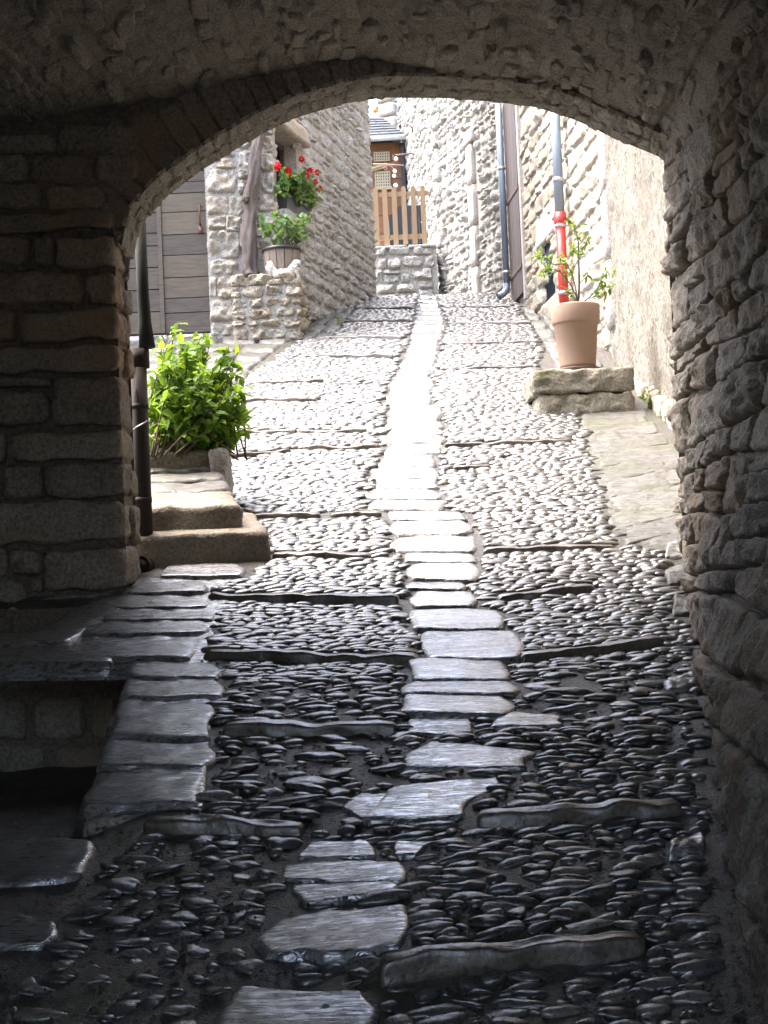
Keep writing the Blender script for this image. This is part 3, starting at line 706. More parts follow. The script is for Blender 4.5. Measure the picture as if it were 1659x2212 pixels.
# soffit stones
al = np.concatenate([[0], np.cumsum(np.hypot(np.diff(xa), np.diff(za)))])
def apt(s, y): return np.array([np.interp(s, al, xa), y, np.interp(s, al, za)])
items = []; s = 0.0
while s < al[-1]:
    w_ = rs.uniform(.035, .10)
    cut = [YF] + sorted(rs.uniform(YF + .12, YB - .1, rs.integers(1, 3)).tolist()) + [YB + rs.uniform(-.01, .03)]
    for y0, y1 in zip(cut[:-1], cut[1:]):
        if y1 - y0 < .06: continue
        t = apt(s + w_, 0) - apt(s, 0); nrm = unit(np.array([t[2], 0, -t[0]]))
        j1, j2 = rs.uniform(-.4, .4, 2) * w_
        v, f = patch(apt(s + .003 + j1, y0 + .003), apt(s + w_ - .003 + j1, y0 + .003), apt(s + w_ - .003 + j2, y1 - .003), apt(s + .003 + j2, y1 - .003), nrm, bulge=rs.uniform(.001, .006), n=9, m=11, kp=10, wob=.09, rough=.8, tilt=.9, embed=.012, nf=26)
        items.append((v, f))
    s += w_
put_stones(archw, items, MT['vault'], name="soffit_stone", cap=300)
# arch stones on the near face
s = 0.0; items = []
def front(c, bulge, **k):
    v, f = patch(*c, (0, -1, 0), bulge=bulge, **k); items.append((v, f))
while s < al[-1] * .62:
    w_ = rs.uniform(.07, .14); hgt = rs.uniform(.24, .36)
    def rad(ss, h):
        p = apt(ss, YF + .012); t = apt(ss + .02, 0) - apt(ss - .02 if ss > .02 else 0, 0); nn = unit(np.array([-t[2], 0, t[0]])); q = p + nn * h; return q
    a0, a1, b1, b0 = rad(s + .003, .0), rad(s + w_ - .003, .0), rad(s + w_ - .003, hgt), rad(s + .003, hgt)
    if b0[2] < vault_z(b0[0]) - .02 or True: front((a0, a1, b1, b0), .002, n=12, m=16, kp=14, wob=.05, rough=1.0, tilt=.5, embed=.006, nf=14)
    s += w_
put_stones(archw, items, MT['tunnel'], name="arch_stone", cap=300)
# coursed stones on the left, as seen
def wl(x, y): return P(x * .469, 389 + y * .469, YF)
items = []
rows = [[(-160, 525, 138, 250)], [(-150, 150, 255, 405), (165, 258, 262, 405), (268, 527, 255, 408)], [(-160, 396, 415, 580), (402, 527, 445, 580)], [(-150, 82, 590, 752), (92, 530, 582, 755)],
        [(-150, 530, 762, 905)], [(-150, 250, 912, 958), (-150, 235, 964, 1140), (243, 530, 908, 1140)], [(-160, 38, 1145, 1320), (45, 535, 1146, 1300)], [(-140, 2, 1325, 1480), (8, 205, 1305, 1480), (210, 535, 1302, 1462)],
        [(-150, 540, 1470, 1690)], [(-150, 40, 1690, 1830), (48, 200, 1695, 1820), (205, 540, 1692, 1890)], [(-150, 130, 1832, 2010), (140, 208, 1830, 1900), (148, 530, 1896, 1995)], [(-150, 240, 2012, 2120), (245, 400, 1998, 2080)]]
for r_ in rows:
    for (a, b, t, u) in r_:
        c = [wl(a + 3, u - 3), wl(b - 3, u - 3), wl(b - 3, t + 3), wl(a + 3, t + 3)]
        if b > 500:                       # corner stone reaching round into the arch
            lo = np.array([c[0][0], YF - .035, c[0][2]]); hi = np.array([XL + random.uniform(.0, .02), YF + random.uniform(.14, .3), c[2][2]])
            v, f = block(lo, hi, n=14, k=12, rough=.016, nf=9); items.append((v, f))
            lo2 = np.array([XL - .2, hi[1] + .008, lo[2] + random.uniform(-.02, .02)]); hi2 = np.array([XL + random.uniform(.0, .025), YB + random.uniform(-.01, .03), hi[2] + random.uniform(-.02, .02)])
            v, f = block(lo2, hi2, n=10, k=10, rough=.016, nf=9); items.append((v, f))
        else:
            v, f = patch(*c, (0, -1, 0), bulge=random.uniform(.025, .05), n=22, m=14, kp=12, wob=.05, rough=.5, tilt=.35, embed=.04, nf=12); items.append((v, f))
# a few faint courses higher up behind the arch stones
for (x0, x1, y0, y1) in [(-40, 90, 395, 450), (95, 225, 400, 452), (-40, 60, 330, 390), (65, 200, 335, 395), (-40, 120, 290, 328), (125, 300, 270, 330), (205, 300, 335, 390)]:
    v, f = patch(P(x0, y1, YF), P(x1, y1, YF), P(x1, y0, YF), P(x0, y0, YF), (0, -1, 0), bulge=.012, n=14, m=10, kp=12, rough=.7, tilt=.4, embed=.02, nf=14); items.append((v, f))
put_stones(archw, items, MT['tunnel'])

# right-hand wall of the passage: upright above, its foot spreading into the passage toward the viewer
rwall = root("passage_wall", "rough brown rubble wall rising beside the passage on the right", "wall", (rw(4), 4, .3))
def rwx(Y, z):
    t = sst(-.05, 1.35, z - base_z(Y)); return (rw(Y)) * (1 - t) + (1.40 + .0 * Y) * t
def rp(Y, z, off=0.0):
    Y = np.asarray(Y, float); z = np.asarray(z, float); e = .02
    p = np.stack([rwx(Y, z), Y, z], -1)
    n_ = np.cross(np.stack([rwx(Y, z + e) - p[..., 0], 0 * z, 0 * z + e], -1), np.stack([rwx(Y + e, z) - p[..., 0], 0 * z + e, 0 * z], -1))
    n_ = n_ / np.linalg.norm(n_, axis=-1)[..., None]; n_ = np.where(n_[..., :1] > 0, -n_, n_)
    return p + n_ * off, n_
Yg, Zg = np.meshgrid(np.linspace(-2.3, YB + .02, 60), np.linspace(-.5, 5.2, 50), indexing='ij')
mk("backing", rp(Yg, Zg, -.025)[0].reshape(-1, 3), gridfaces(60, 50), MT['mortar'], rwall)
mk("end_face", np.array([(1.40, YB + .02, -1), (2.1, YB + .02, -1), (2.1, YB + .02, 5.2), (1.40, YB + .02, 5.2)]), [(0, 1, 2, 3)], MT['mortar'], rwall, smooth=False)
rs = np.random.default_rng(12); items = []
for q in courses(2.2, YB + .02,   .3, 4.3, .17, .34, rs, gap=.010, jit=.25, hv=.5, wv=.55):
    c = [rp(a_, b_)[0] for a_, b_ in q]; cen = sum(c) / 4; x, y, z = PX(cen)
    if not (1250 < x < 2100 and -400 < y < 2600 and z > .3): continue
    nn = rp(cen[1], cen[2])[1]
    v, f = patch(*c, nn, bulge=rs.uniform(.010, .026), n=32, m=26, kp=12, wob=.04, rnd_c=.08, rough=.5, tilt=.5, embed=.022, nf=15); items.append((v, f))
put_stones(rwall, items, MT['rubble'])
# left wall of the passage, outside the frame, and the sunken corner
lwall = root("cellar_corner", "stone riser and side face enclosing the dark sunken corner", "wall", (-1.3, 5.4, PITZ))
mk("side_wall", np.array([(-2.25, -2.3, -.5), (-2.25, YF, -.5), (-2.25, YF, 3.6), (-2.25, -2.3, 3.6)]), [(0, 1, 2, 3)], MT['mortar'], lwall, smooth=False)
zt = float(base_z(PITY))
m = MB(); m.add([(-2.25, PITY + .93, PITZ - .2), (EL0[0], PITY + .93, PITZ - .2), (EL0[0], PITY + .93, zt + .22), (-2.25, PITY + .93, zt + .22)], [(0, 1, 2, 3)])
m.mk("riser", MT['mortar'], lwall, smooth=False)
items = []
for (x0, x1, y0, y1) in [(-40, 262, 1400, 1500), (-40, 60, 1506, 1600), (66, 190, 1506, 1600), (196, 250, 1506, 1600), (-40, 110, 1606, 1690), (116, 235, 1606, 1690)]:
    v, f = patch(P(x0, y1, PITY + .925), P(x1, y1, PITY + .925), P(x1, y0, PITY + .925), P(x0, y0, PITY + .925), (0, -1, 0), bulge=.03, n=16, m=12, kp=8, rough=.5, embed=.03); items.append((v, f))
e0 = np.array([EL0[0], EL0[1]]); e1 = np.array([EL1[0], EL1[1]]); ed = unit(np.append(e1 - e0, 0)); en = np.array([-ed[1], ed[0], 0])
if en[0] > 0: en = -en
el = np.linalg.norm(e1 - e0); 
for k in range(4):
    a, b = k / 4, (k + 1) / 4; pa_ = np.array([*(e0 + (e1 - e0) * a), 0]); pb_ = np.array([*(e0 + (e1 - e0) * b), 0])
    for (f0, f1) in ((0, .5), (.5, 1)):
        def zz_(p, t): return np.array([p[0], p[1], PITZ - .03 + (float(base_z(p[1])) + .005 - PITZ + .03) * t]) - en * .02
        v, f = patch(zz_(pa_, f0), zz_(pb_, f0), zz_(pb_, f1), zz_(pa_, f1), en, bulge=.012, n=10, m=8, kp=9, rough=.4, embed=.04); items.append((v, f))
c = [np.array([*e1, PITZ + .02]), np.array([*(e1 + np.array([.36, -.02])), PITZ + .02]), np.array([*(e1 + np.array([.36, -.02])), float(base_z(e1[1])) - .01]), np.array([*e1, float(base_z(e1[1])) - .005])]
v, f = patch(*c, (0, -1, 0), bulge=.02, n=16, m=10, kp=9, rough=.4, embed=.04); items.append((v, f))
put_stones(lwall, items, MT['tunnel'])
# ------------------------------------------------------------------ lane beyond the arch
def atz(x, y, z):
    d = ray(x, y); return CAM + d * ((z - CAM[2]) / d[2])
class Wall:
    """a vertical wall standing on the plan line A-B; u runs along it"""
    def __init__(s, A, B, side):
        s.A = np.array([A[0], A[1], 0.0]); B = np.array([B[0], B[1], 0.0]); s.L = np.linalg.norm(B - s.A); s.d = (B - s.A) / s.L
        n = np.array([-s.d[1], s.d[0], 0]); s.n = n if (n @ np.array([*side, 0])) > 0 else -n
    def p(s, u, z, off=0): return s.A + s.d * u + np.array([0, 0, z]) + s.n * off
    def hit(s, x, y, off=0):                      # photograph -> (u, z)
        r = ray(x, y); o = s.A + s.n * off; t = ((o - CAM) @ s.n) / (r @ s.n); q = CAM + r * t
        return float((q - s.A) @ s.d), float(q[2])
    def sheet(s, z0, z1, holes=(), depth=.22, u0=0, u1=None, off=0):
        u1 = s.L if u1 is None else u1; m = MB()
        us = sorted({u0, u1, *[h[0] for h in holes], *[h[1] for h in holes]}); zs = sorted({z0, z1, *[h[2] for h in holes], *[h[3] for h in holes]})
        us = [u for u in us if u0 <= u <= u1]; zs = [z for z in zs if z0 <= z <= z1]
        for a, b in zip(us[:-1], us[1:]):
            for c, e in zip(zs[:-1], zs[1:]):
                uc, zc = (a + b) / 2, (c + e) / 2
                if any(h[0] < uc < h[1] and h[2] < zc < h[3] for h in holes): continue
                m.add([s.p(a, c, off), s.p(b, c, off), s.p(b, e, off), s.p(a, e, off)], [(0, 1, 2, 3)])
        for (a, b, c, e) in holes:
            q0 = [s.p(a, c, off), s.p(b, c, off), s.p(b, e, off), s.p(a, e, off)]; q1 = [x - s.n * depth for x in q0]
            m.add(q0 + q1, [(0, 1, 5, 4), (1, 2, 6, 5), (2, 3, 7, 6), (3, 0, 4, 7)])
        return m
    def stones(s, z0, z1, h, w_, rs, holes=(), bulge=(.015, .04), u0=0, u1=None, n=7, m=5, slope=0.0, **k):
        items = []
        for q in courses(u0, s.L if u1 is None else u1, z0, z1, h, w_, rs, gap=k.get('gap', .015)):
            uc = sum(a for a, b in q) / 4; zc = sum(b for a, b in q) / 4
            if any(hh[0] - .04 < uc < hh[1] + .04 and hh[2] - .04 < zc < hh[3] + .04 for hh in holes): continue
            c = [s.p(a, b + slope * a) for a, b in q]
            if not inframe(sum(c) / 4, 120): continue
            items.append(patch(*c, s.n, bulge=rs.uniform(*bulge), n=n, m=m, kp=k.get('kp', 6), wob=k.get('wob', .09), rnd_c=k.get('rc', .22), rough=.5, tilt=.5, embed=.02, nf=16))
        return items
    def ax(s): return [s.d, s.n, np.array([0, 0, 1.0])]
rs = np.random.default_rng(21)

# ---- house with the plank door (left)
YH = float(G(470, 729)[1]); zb = SL * YH
hwx = lambda px, y=600: P(px, y, YH)[0]
house = root("stone_house", "pale stone house with plank door and flowered window on the left", "house", (hwx(520), YH, zb))
FW = Wall((-5.5, YH), (hwx(592, 560), YH), (0, -1))
u, zdt = FW.hit(380, 330); ud0 = FW.hit(300, 600)[0]; ud1 = FW.hit(449, 560)[0]; zd0 = FW.hit(380, 718)[1]
door_hole = (ud0 - .35, ud1, zb - .4, zdt + .5)
FW.sheet(zb - 1, 10.2, [door_hole], .16).mk("front_wall", MT['limemortar'], house, smooth=False)
def c1(x, y): return 285 + x * .2617, 199 + y * .2617
items = []
for (a, b, t, e) in [(600, 870, 640, 832), (612, 798, 850, 1012), (802, 930, 852, 1030), (625, 778, 1018, 1130), (782, 905, 1022, 1160), (620, 900, 1142, 1372), (640, 880, 1380, 1512), (640, 700, 1520, 1700), (700, 880, 1525, 1705),
                     (640, 845, 1715, 1900), (650, 860, 1905, 2015), (680, 870, 545, 632), (876, 960, 640, 720), (878, 950, 730, 845), (872, 1000, 480, 630), (640, 860, 420, 535), (870, 1010, 340, 470), (1060, 1165, 360, 500),
                     (1050, 1168, 505, 650), (1070, 1180, 655, 845), (1035, 1180, 850, 990), (1020, 1085, 1000, 1110), (1088, 1180, 1000, 1110), (1030, 1180, 1118, 1200), (1030, 1180, 1205, 1300), (880, 930, 1170, 1290),
                     (1030, 1180, 240, 350), (860, 1020, 210, 330), (640, 850, 290, 410), (1030, 1180, 120, 230), (860, 1020, 80, 200)]:
    q = [FW.hit(*c1(a, e)), FW.hit(*c1(b, e)), FW.hit(*c1(b, t)), FW.hit(*c1(a, t))]
    items.append(patch(*[FW.p(*x) for x in q], FW.n, bulge=random.uniform(.018, .04), n=18, m=14, kp=11, wob=.06, rnd_c=.1, rough=.6, tilt=.4, embed=.03, nf=16))
put_stones(house, items, MT['limewarm'], name="stone")
# plank door, two leaves of horizontal boards
door = mk("door", *(lambda m: (np.concatenate(m.v), m.f))(MB().box((ud0 - .35, -.16, zd0), (ud1, -.145, zdt + .5), ax=FW.ax(), o=FW.A)), MT['door'], house, smooth=False)
ydv = [380, 480, 655, 742, 835, 990, 1175, 1345, 1530, 1700, 1822, 1990]
def dz_(y): return FW.hit(*c1(430, y), off=-.13)[1]
ubat0 = FW.hit(*c1(215, 1300), off=-.13)[0]; ubat1 = FW.hit(*c1(252, 1300), off=-.13)[0]
for t, e in zip(ydv[:-1], ydv[1:]):
    MB().box((ubat1 + .004, -.143, dz_(e) + .005), (ud1 - .01, -.118 + random.uniform(-.003, .003), dz_(t) - .005), ax=FW.ax(), o=FW.A).mk("board", MT['door'], door, smooth=False)
for t, e in zip([400, 600, 985, 1155, 1260, 1440, 1622, 1805], [597, 982, 1152, 1257, 1437, 1619, 1802, 1985]):
    MB().box((ud0 - .34, -.143, dz_(e) + .005), (ubat0 - .004, -.122 + random.uniform(-.003, .003), dz_(t) - .005), ax=FW.ax(), o=FW.A).mk("board", MT['door'], door, smooth=False)
MB().box((ubat0, -.143, dz_(1985)), (ubat1, -.100, dz_(400)), ax=FW.ax(), o=FW.A).mk("batten", MT['door'], door, smooth=False)
h0 = FW.hit(*c1(558, 950), off=-.1); h1 = FW.hit(*c1(563, 1080), off=-.1); h2 = FW.hit(*c1(566, 1130), off=-.1)
hm = MB(); hm.tube([FW.p(h0[0], h0[1] + .03, -.115), FW.p(h0[0], h0[1], -.07), FW.p(h1[0], h1[1], -.07), FW.p(h1[0], h1[1] - .02, -.115)], .011, 7)
hm.box((h2[0] - .025, -.12, h2[1] - .05), (h2[0] + .025, -.108, h2[1] + .03), ax=FW.ax(), o=FW.A); hm.mk("handle", MT['iron'], door)
# lane side of the house
LB = P(813, 634, 20.9)
LW = Wall((hwx(592, 560), YH), (LB[0], LB[1]), (1, -1))
wa, wz1 = LW.hit(594, 305); wb, _ = LW.hit(640, 330); wz0 = LW.hit(615, 466)[1]; wz1 = LW.hit(630, 306)[1]
win = (wa, wb, wz0, wz1)
LW.sheet(3.5, 10.4, [win], .2).mk("lane_wall", MT['limemortar'], house, smooth=False)
items = LW.stones(zb - .1, 10.4, .15, .27, rs, [win], bulge=(.012, .035), n=9, m=7, kp=8, rc=.15)
put_stones(house, items, MT['limestone'], name="stone", cap=290, minpx=30)
wd = MB(); wd.add([LW.p(wa, wz0, -.2), LW.p(wb, wz0, -.2), LW.p(wb, wz1, -.2), LW.p(wa, wz1, -.2)], [(0, 1, 2, 3)])
wpane = wd.mk("window", MT['glass'], house, smooth=False)
fm = MB()
for (a, b, c, e) in [(wa, wa + .06, wz0, wz1), (wb - .06, wb, wz0, wz1), (wa + .062, wb - .062, wz1 - .06, wz1), (wa + .062, wb - .062, wz0, wz0 + .05), ((wa + wb) / 2 - .03, (wa + wb) / 2 + .03, wz0 + .052, wz1 - .062)]:
    fm.box((a, -.195, c), (b, -.15, e), ax=LW.ax(), o=LW.A)
fm.mk("frame", MT['shutter'], wpane, smooth=False)
v, f = block((wa - .12, -.2, wz1), (wb + .22, .13, wz1 + .19), n=8, k=14, rough=.012, ax=LW.ax(), o=LW.A); mk("lintel", v, f, MT['limewarm'], house)
v, f = block((wb + .02, -.18, wz0), (wb + .2, .012, wz1 - .01), n=8, k=14, rough=.01, ax=LW.ax(), o=LW.A); mk("jamb", v, f, MT['limewarm'], house)
v, f = block((wa - .1, -.19, wz0 - .1), (wb + .15, .16, wz0), n=8, k=14, rough=.01, ax=LW.ax(), o=LW.A); mk("sill", v, f, MT['limestone'], house)

# ---- low masonry block carrying the barrel
BY = float(G(600, 737)[1]); bz = SL * BY; zt_ = P(600, 601, BY)[2]; bx0, bx1 = P(500, 690, BY)[0], P(653, 690, BY)[0]
blk = root("masonry_block", "low rubble masonry block built against the house, carrying the barrel planter", "wall", ((bx0 + bx1) / 2, BY, bz))
MB().box((bx0 + .02, BY + .02, bz - .4), (bx1 - .03, BY + 1.6, zt_ - .015)).mk("core", MT['limemortar'], blk, smooth=False)
BW = Wall((bx0, BY + .015), (bx1, BY + .015), (0, -1)); BS = Wall((bx1 - .03, BY), (bx1 - .03, BY + 1.6), (1, 0))
items = [patch(*[BW.p(*x) for x in q], BW.n, bulge=random.uniform(.02, .045), n=12, m=9, kp=6, wob=.12, rnd_c=.25, rough=.6, embed=.03, nf=16) for q in courses(0, BW.L, bz - .1, zt_ - .02, .13, .2, rs)]
items += [patch(*[BS.p(*x) for x in q], BS.n, bulge=random.uniform(.02, .045), n=8, m=6, kp=6, wob=.12, rnd_c=.25, rough=.6, embed=.03, nf=16) for q in courses(0, BS.L, bz - .1, zt_ - .02, .13, .2, rs)]
for k in range(4):
    a, b = bx0 + (bx1 - bx0) * k / 4, bx0 + (bx1 - bx0) * (k + 1) / 4
    items.append(block((a + .005, BY - .01, zt_ - .07), (b - .005, BY + random.uniform(.3, .4), zt_ + random.uniform(-.01, .0)), n=8, k=8, rough=.014, nf=10))
    items.append(block((a + .005, BY + .42, zt_ - .07), (b - .005, BY + 1.2, zt_ - .01), n=6, k=8, rough=.014, nf=10))
put_stones(blk, items, MT['tufa'])
# barrel planter, rock, vine, plants
pb = P(611, 602, BY + .28); pr = 41 / (FPX / (BY + .28)); zrim = P(611, 541, BY + .28)[2]
bc = np.array([pb[0], BY + .28, zt_])
bar = root("barrel_planter", "half barrel planter of silvered staves with black rim on the masonry block", "planter", bc)
for k in range(14):
    a0, a1 = k / 14 * 2 * math.pi, (k + .9) / 14 * 2 * math.pi; hs = zrim - zt_ - .02
    v = []
    for (z, r_) in ((0, pr * .84), (hs, pr)):
        for a in (a0, a1):
            for q in (0, .025): v.append(bc + np.array([(r_ - q) * math.cos(a), (r_ - q) * math.sin(a), z]))
    mk("stave", v, [(0, 2, 6, 4), (1, 5, 7, 3), (0, 4, 5, 1), (2, 3, 7, 6), (4, 6, 7, 5), (0, 1, 3, 2)], MT['barrel'], bar, smooth=False)
MB().lathe(bc, [(pr - .04, hs - .05), (pr - .03, hs + .0), (pr + .012, hs), (pr + .014, hs + .035), (pr - .03, hs + .035), (pr - .05, hs - .03), (.001, hs - .03)], 28).mk("rim", MT['black'], bar)
MB().lathe(bc, [(pr - .035, hs + .0), (.15, hs + .015), (.001, hs + .02)], 24).mk("soil", MT['soil'], bar)
# knobbly bleached rock: a crescent lump
rc = P(613, 588, BY + .06); m = MB(); pts = []
cpx = [(580, 566), (584, 578), (592, 590), (606, 596), (620, 595), (632, 588), (636, 577), (642, 570), (648, 574)]
path = np.array([P(x, y, BY + .07) for x, y in cpx]); rad = np.array([6, 12, 14, 13, 14, 16, 13, 10, 5]) / (FPX / BY) * .85
tt = np.linspace(0, len(path) - 1, 26); path = np.stack([np.interp(tt, np.arange(len(path)), path[:, i]) for i in range(3)], 1); rad = np.interp(tt, np.arange(9), rad)
m.tube(path, rad, 14); v = np.concatenate(m.v); v = v + .022 * np.stack([fbm(v * 22, 3, 1), fbm(v * 22 + 5, 3, 2), fbm(v * 22 + 9, 3, 3)], 1); v[:, 2] = np.maximum(v[:, 2], zt_ - .004)
tag(mk("ornamental_rock", v, m.f, MT['rock'], None), "bleached crescent of knobbly pitted rock leaning on the barrel", "rock")
# vine trunk
tp = np.array([P(x, y, YH - .12) for x, y in [(541, 596), (540, 581), (536, 513), (542, 461), (537, 429), (547, 382), (552, 345), (560, 298), (563, 262), (560, 210)]])
tr = np.array([20, 16, 14, 13.5, 12.5, 13, 12, 11.5, 11, 10]) / (FPX / YH)
tt = np.linspace(0, 9, 70); tp = np.stack([np.interp(tt, np.arange(10), tp[:, i]) for i in range(3)], 1); tr = np.interp(tt, np.arange(10), tr)
for _ in range(3): tp[1:-1] = (tp[:-2] + tp[1:-1] * 2 + tp[2:]) / 4
vine = root("vine_trunk", "thick gnarled bare vine trunk climbing the house corner", "vine", tp[0])
m = MB(); m.tube(tp, tr, 20); v = np.concatenate(m.v); ang = np.tile(np.arange(20) * 2 * math.pi / 20, len(tp)); hh = np.repeat(tt, 20)
cen = np.repeat(tp, 20, 0); rr = 1 + .2 * np.sin(3 * ang + hh * 1.6) + .13 * np.sin(7 * ang - hh * 1.1) + .28 * fbm(v * np.array([24, 24, 6]), 3)
mk("trunk", cen + (v - cen) * rr[:, None], m.f, MT['bark'], vine)
m = MB(); kp_ = P(531, 430, YH - .2); vv, ff = cubetpl(6); q = vv / np.linalg.norm(vv, axis=1)[:, None]; m.add(kp_ + q * .045 * (1 + .3 * fbm(q * 3, 2))[:, None], ff); m.mk("knot", MT['bark'], vine)

# ---- foliage
def leaf_shape(c, d, nrm, l, w_):
    d = unit(d); s_ = unit(np.cross(d, nrm)); nn = np.cross(s_, d)
    v = [c, c + d * l * .3 + s_ * w_ * .46 + nn * .1 * w_, c + d * l * .3 - s_ * w_ * .46 + nn * .1 * w_, c + d * l * .66 + s_ * w_ * .4 + nn * .06 * w_, c + d * l * .66 - s_ * w_ * .4 + nn * .06 * w_, c + d * l - nn * .15 * l, c + d * l * .3 - nn * .06 * w_, c + d * l * .66 - nn * .08 * w_]
    return v, [(0, 1, 6), (0, 6, 2), (1, 3, 7, 6), (6, 7, 4, 2), (3, 5, 7), (7, 5, 4)]
def rdir(up=.0):
    v = np.array([random.gauss(0, 1), random.gauss(0, 1), random.gauss(0, 1) + up]); return unit(v)
def bez(a, b, c, n=8):
    t = np.linspace(0, 1, n)[:, None]; return (1 - t) ** 2 * a + 2 * t * (1 - t) * b + t * t * c
def plant(name, label, cat, base, tips, leafl, leafw, mat, per=10, start=.35, stem=.004, stem_mat='twig', sag=.0, group=None, spread=.03, fol="foliage", bow=.5):
    r_ = root(name, label, cat, base, group); L = MB(); S = MB()
    for tpt in tips:
        b0 = np.asarray(base) + np.array([random.gauss(0, spread), random.gauss(0, spread), 0]); tpt = np.asarray(tpt, float)
        mid = (b0 + tpt) / 2 + np.array([random.gauss(0, .03), random.gauss(0, .03), bow * .2 * abs(tpt[2] - b0[2]) + .02])
        pth = bez(b0, mid, tpt, 9); S.tube(pth, np.linspace(stem, stem * .3, 9), 5)
        for k in range(per):
            t = start + (1 - start) * (k + random.random()) / per; i = t * 8; a = int(min(i, 7)); p = pth[a] + (pth[a + 1] - pth[a]) * (i - a)
            tang = unit(pth[a + 1] - pth[a]); dd = unit(tang * .5 + rdir(.1) * 1.0 - np.array([0, 0, sag])); nn = unit(np.array([0, -.35, 1]) + .6 * rdir())
            sc = random.uniform(.65, 1.2); v, f = leaf_shape(p, dd, nn, leafl * sc, leafw * sc); L.add(v, f)
    S.mk("stems", MT[stem_mat], r_); o = L.mk(fol, MT[mat], r_, kind="stuff", smooth=False); return r_
def blob_tips(n, cpx, Yc, rx_, ry_, depth=.25, shell=.55):
    out = []; sc = FPX / Yc
    while len(out) < n:
        q = np.array([random.uniform(-1, 1) for _ in range(3)])
        r_ = np.linalg.norm(q)
        if r_ > 1 or r_ < shell * random.random(): continue
        c = P(cpx[0] + q[0] * rx_, cpx[1] + q[1] * ry_, Yc); c[1] += q[2] * depth; out.append(c)
    return out
# geranium box on the sill
fb0 = LW.hit(594, 440, .1); gzt = LW.hit(615, 428, .16)[1]; gub = (wa + wb) / 2; bl_ = max(.5, wb - wa)
zs_ = wz0 + .004
box_ = root("flower_box", "slate grey flower box on the window sill below the red geraniums", "flower box", LW.p(gub, zs_, .06))
m = MB(); prof = [(.0, .0), (.0, .17)]
for a in (0,):
    lo = [LW.p(wa + .02, zs_, -.05), LW.p(wb + .02, zs_, -.05), LW.p(wb + .02, zs_, .1), LW.p(wa + .02, zs_, .1)]
    hi = [LW.p(wa - .01, zs_ + .17, -.07), LW.p(wb + .05, zs_ + .17, -.07), LW.p(wb + .05, zs_ + .17, .13), LW.p(wa - .01, zs_ + .17, .13)]
    m.add(lo + hi, [(0, 3, 2, 1), (0, 1, 5, 4), (1, 2, 6, 5), (2, 3, 7, 6), (3, 0, 4, 7)])
m.mk("trough", MT['planter'], box_, smooth=False)
m = MB(); m.box((wa - .025, -.085, zs_ + .165), (wb + .065, .145, zs_ + .185), ax=LW.ax(), o=LW.A); m.mk("rim", MT['planter'], box_, smooth=False)
gb = LW.p(gub, zs_ + .18, .04); gtips = []
for _ in range(80):
    x, y = random.uniform(592, 692), random.uniform(366, 450)
    if y > 425 and x < 640: continue
    if y < 350 + abs(x - 645) * .3: continue
    uu, zz_ = LW.hit(x, y, .15); gtips.append(LW.p(uu, zz_, random.uniform(.02, .28)))
ger = plant("geranium", "leafy geranium with red blooms spilling from the window box", "geranium", gb, gtips, .06, .056, 'leafger', per=13, start=.4, sag=.2, spread=.1)
for (x, y) in [(599, 364), (623, 369), (651, 343), (670, 369), (662, 380), (685, 373), (680, 394), (691, 408), (622, 378), (600, 356), (676, 400)]:
    uu, zz_ = LW.hit(x, y, .15); c = LW.p(uu, zz_, .15); m = MB()
    for _ in range(28):
        dd = rdir(.2); v, f = leaf_shape(c + dd * .012, dd, rdir(), random.uniform(.024, .04), .032); m.add(v, f)
    m.mk("bloom", MT['petal'], ger, smooth=False)
# plant in the barrel
tips = []
for _ in range(34):
    a = random.uniform(0, 1); x, y = random.uniform(558, 672), random.uniform(460, 528)
    if y > 505 and 590 < x < 640 and random.random() < .7: continue
    tips.append(P(x, y, BY + .28 + random.uniform(-.25, .2)))
plant("barrel_plant", "broad leaved plant growing out of the half barrel", "plant", bc + np.array([0, 0, hs]), tips, .075, .07, 'leafhyd', per=7, start=.62, stem=.005, sag=.1, spread=.06)

# ---- wall and picket gate closing the lane
GY = 22.3
def c2(x, y): return 691 + x * .2344, 190 + y * .2344
GW = Wall((P(806, 600, GY)[0], GY), (P(946, 600, GY)[0], GY), (0, -1)); gtop = P(870, 531, GY)[2]; gbase = P(870, 642, GY)[2]
gwall = root("garden_wall", "low grey stone wall below the picket gate at the lane's top", "wall", (P(870, 600, GY)[0], GY, gbase))
MB().box((0, -.5, gbase - .6), (GW.L, -.01, gtop - .03), ax=GW.ax(), o=GW.A).mk("core", MT['limemortar'], gwall, smooth=False)
items = []
for (a, b, t, e) in [(515, 612, 1470, 1552), (620, 842, 1466, 1542), (850, 1045, 1462, 1538), (535, 620, 1562, 1672), (622, 756, 1560, 1672), (760, 965, 1547, 1652), (972, 1060, 1545, 1652), (520, 575, 1680, 1800), (580, 750, 1680, 1716), (585, 735, 1722, 1802),
                     (740, 832, 1705, 1800), (836, 1045, 1660, 1765), (520, 700, 1808, 1900), (705, 895, 1805, 1890), (900, 1055, 1775, 1850), (905, 1060, 1856, 1930), (540, 720, 1905, 1950), (725, 900, 1895, 1950)]:
    q = [GW.hit(*c2(a, e)), GW.hit(*c2(b, e)), GW.hit(*c2(b, t)), GW.hit(*c2(a, t))]
    items.append(patch(*[GW.p(*x) for x in q], GW.n, bulge=random.uniform(.03, .06), n=12, m=9, kp=7, wob=.05, rnd_c=.15, rough=.4, embed=.04, nf=10))
items.append(block((.0, -.45, gtop - .04), (GW.L * .55, .05, gtop), n=8, k=14, rough=.008, ax=GW.ax(), o=GW.A)); items.append(block((GW.L * .555, -.45, gtop - .045), (GW.L, .05, gtop - .003), n=8, k=14, rough=.008, ax=GW.ax(), o=GW.A))
put_stones(gwall, items, MT['limestone'])
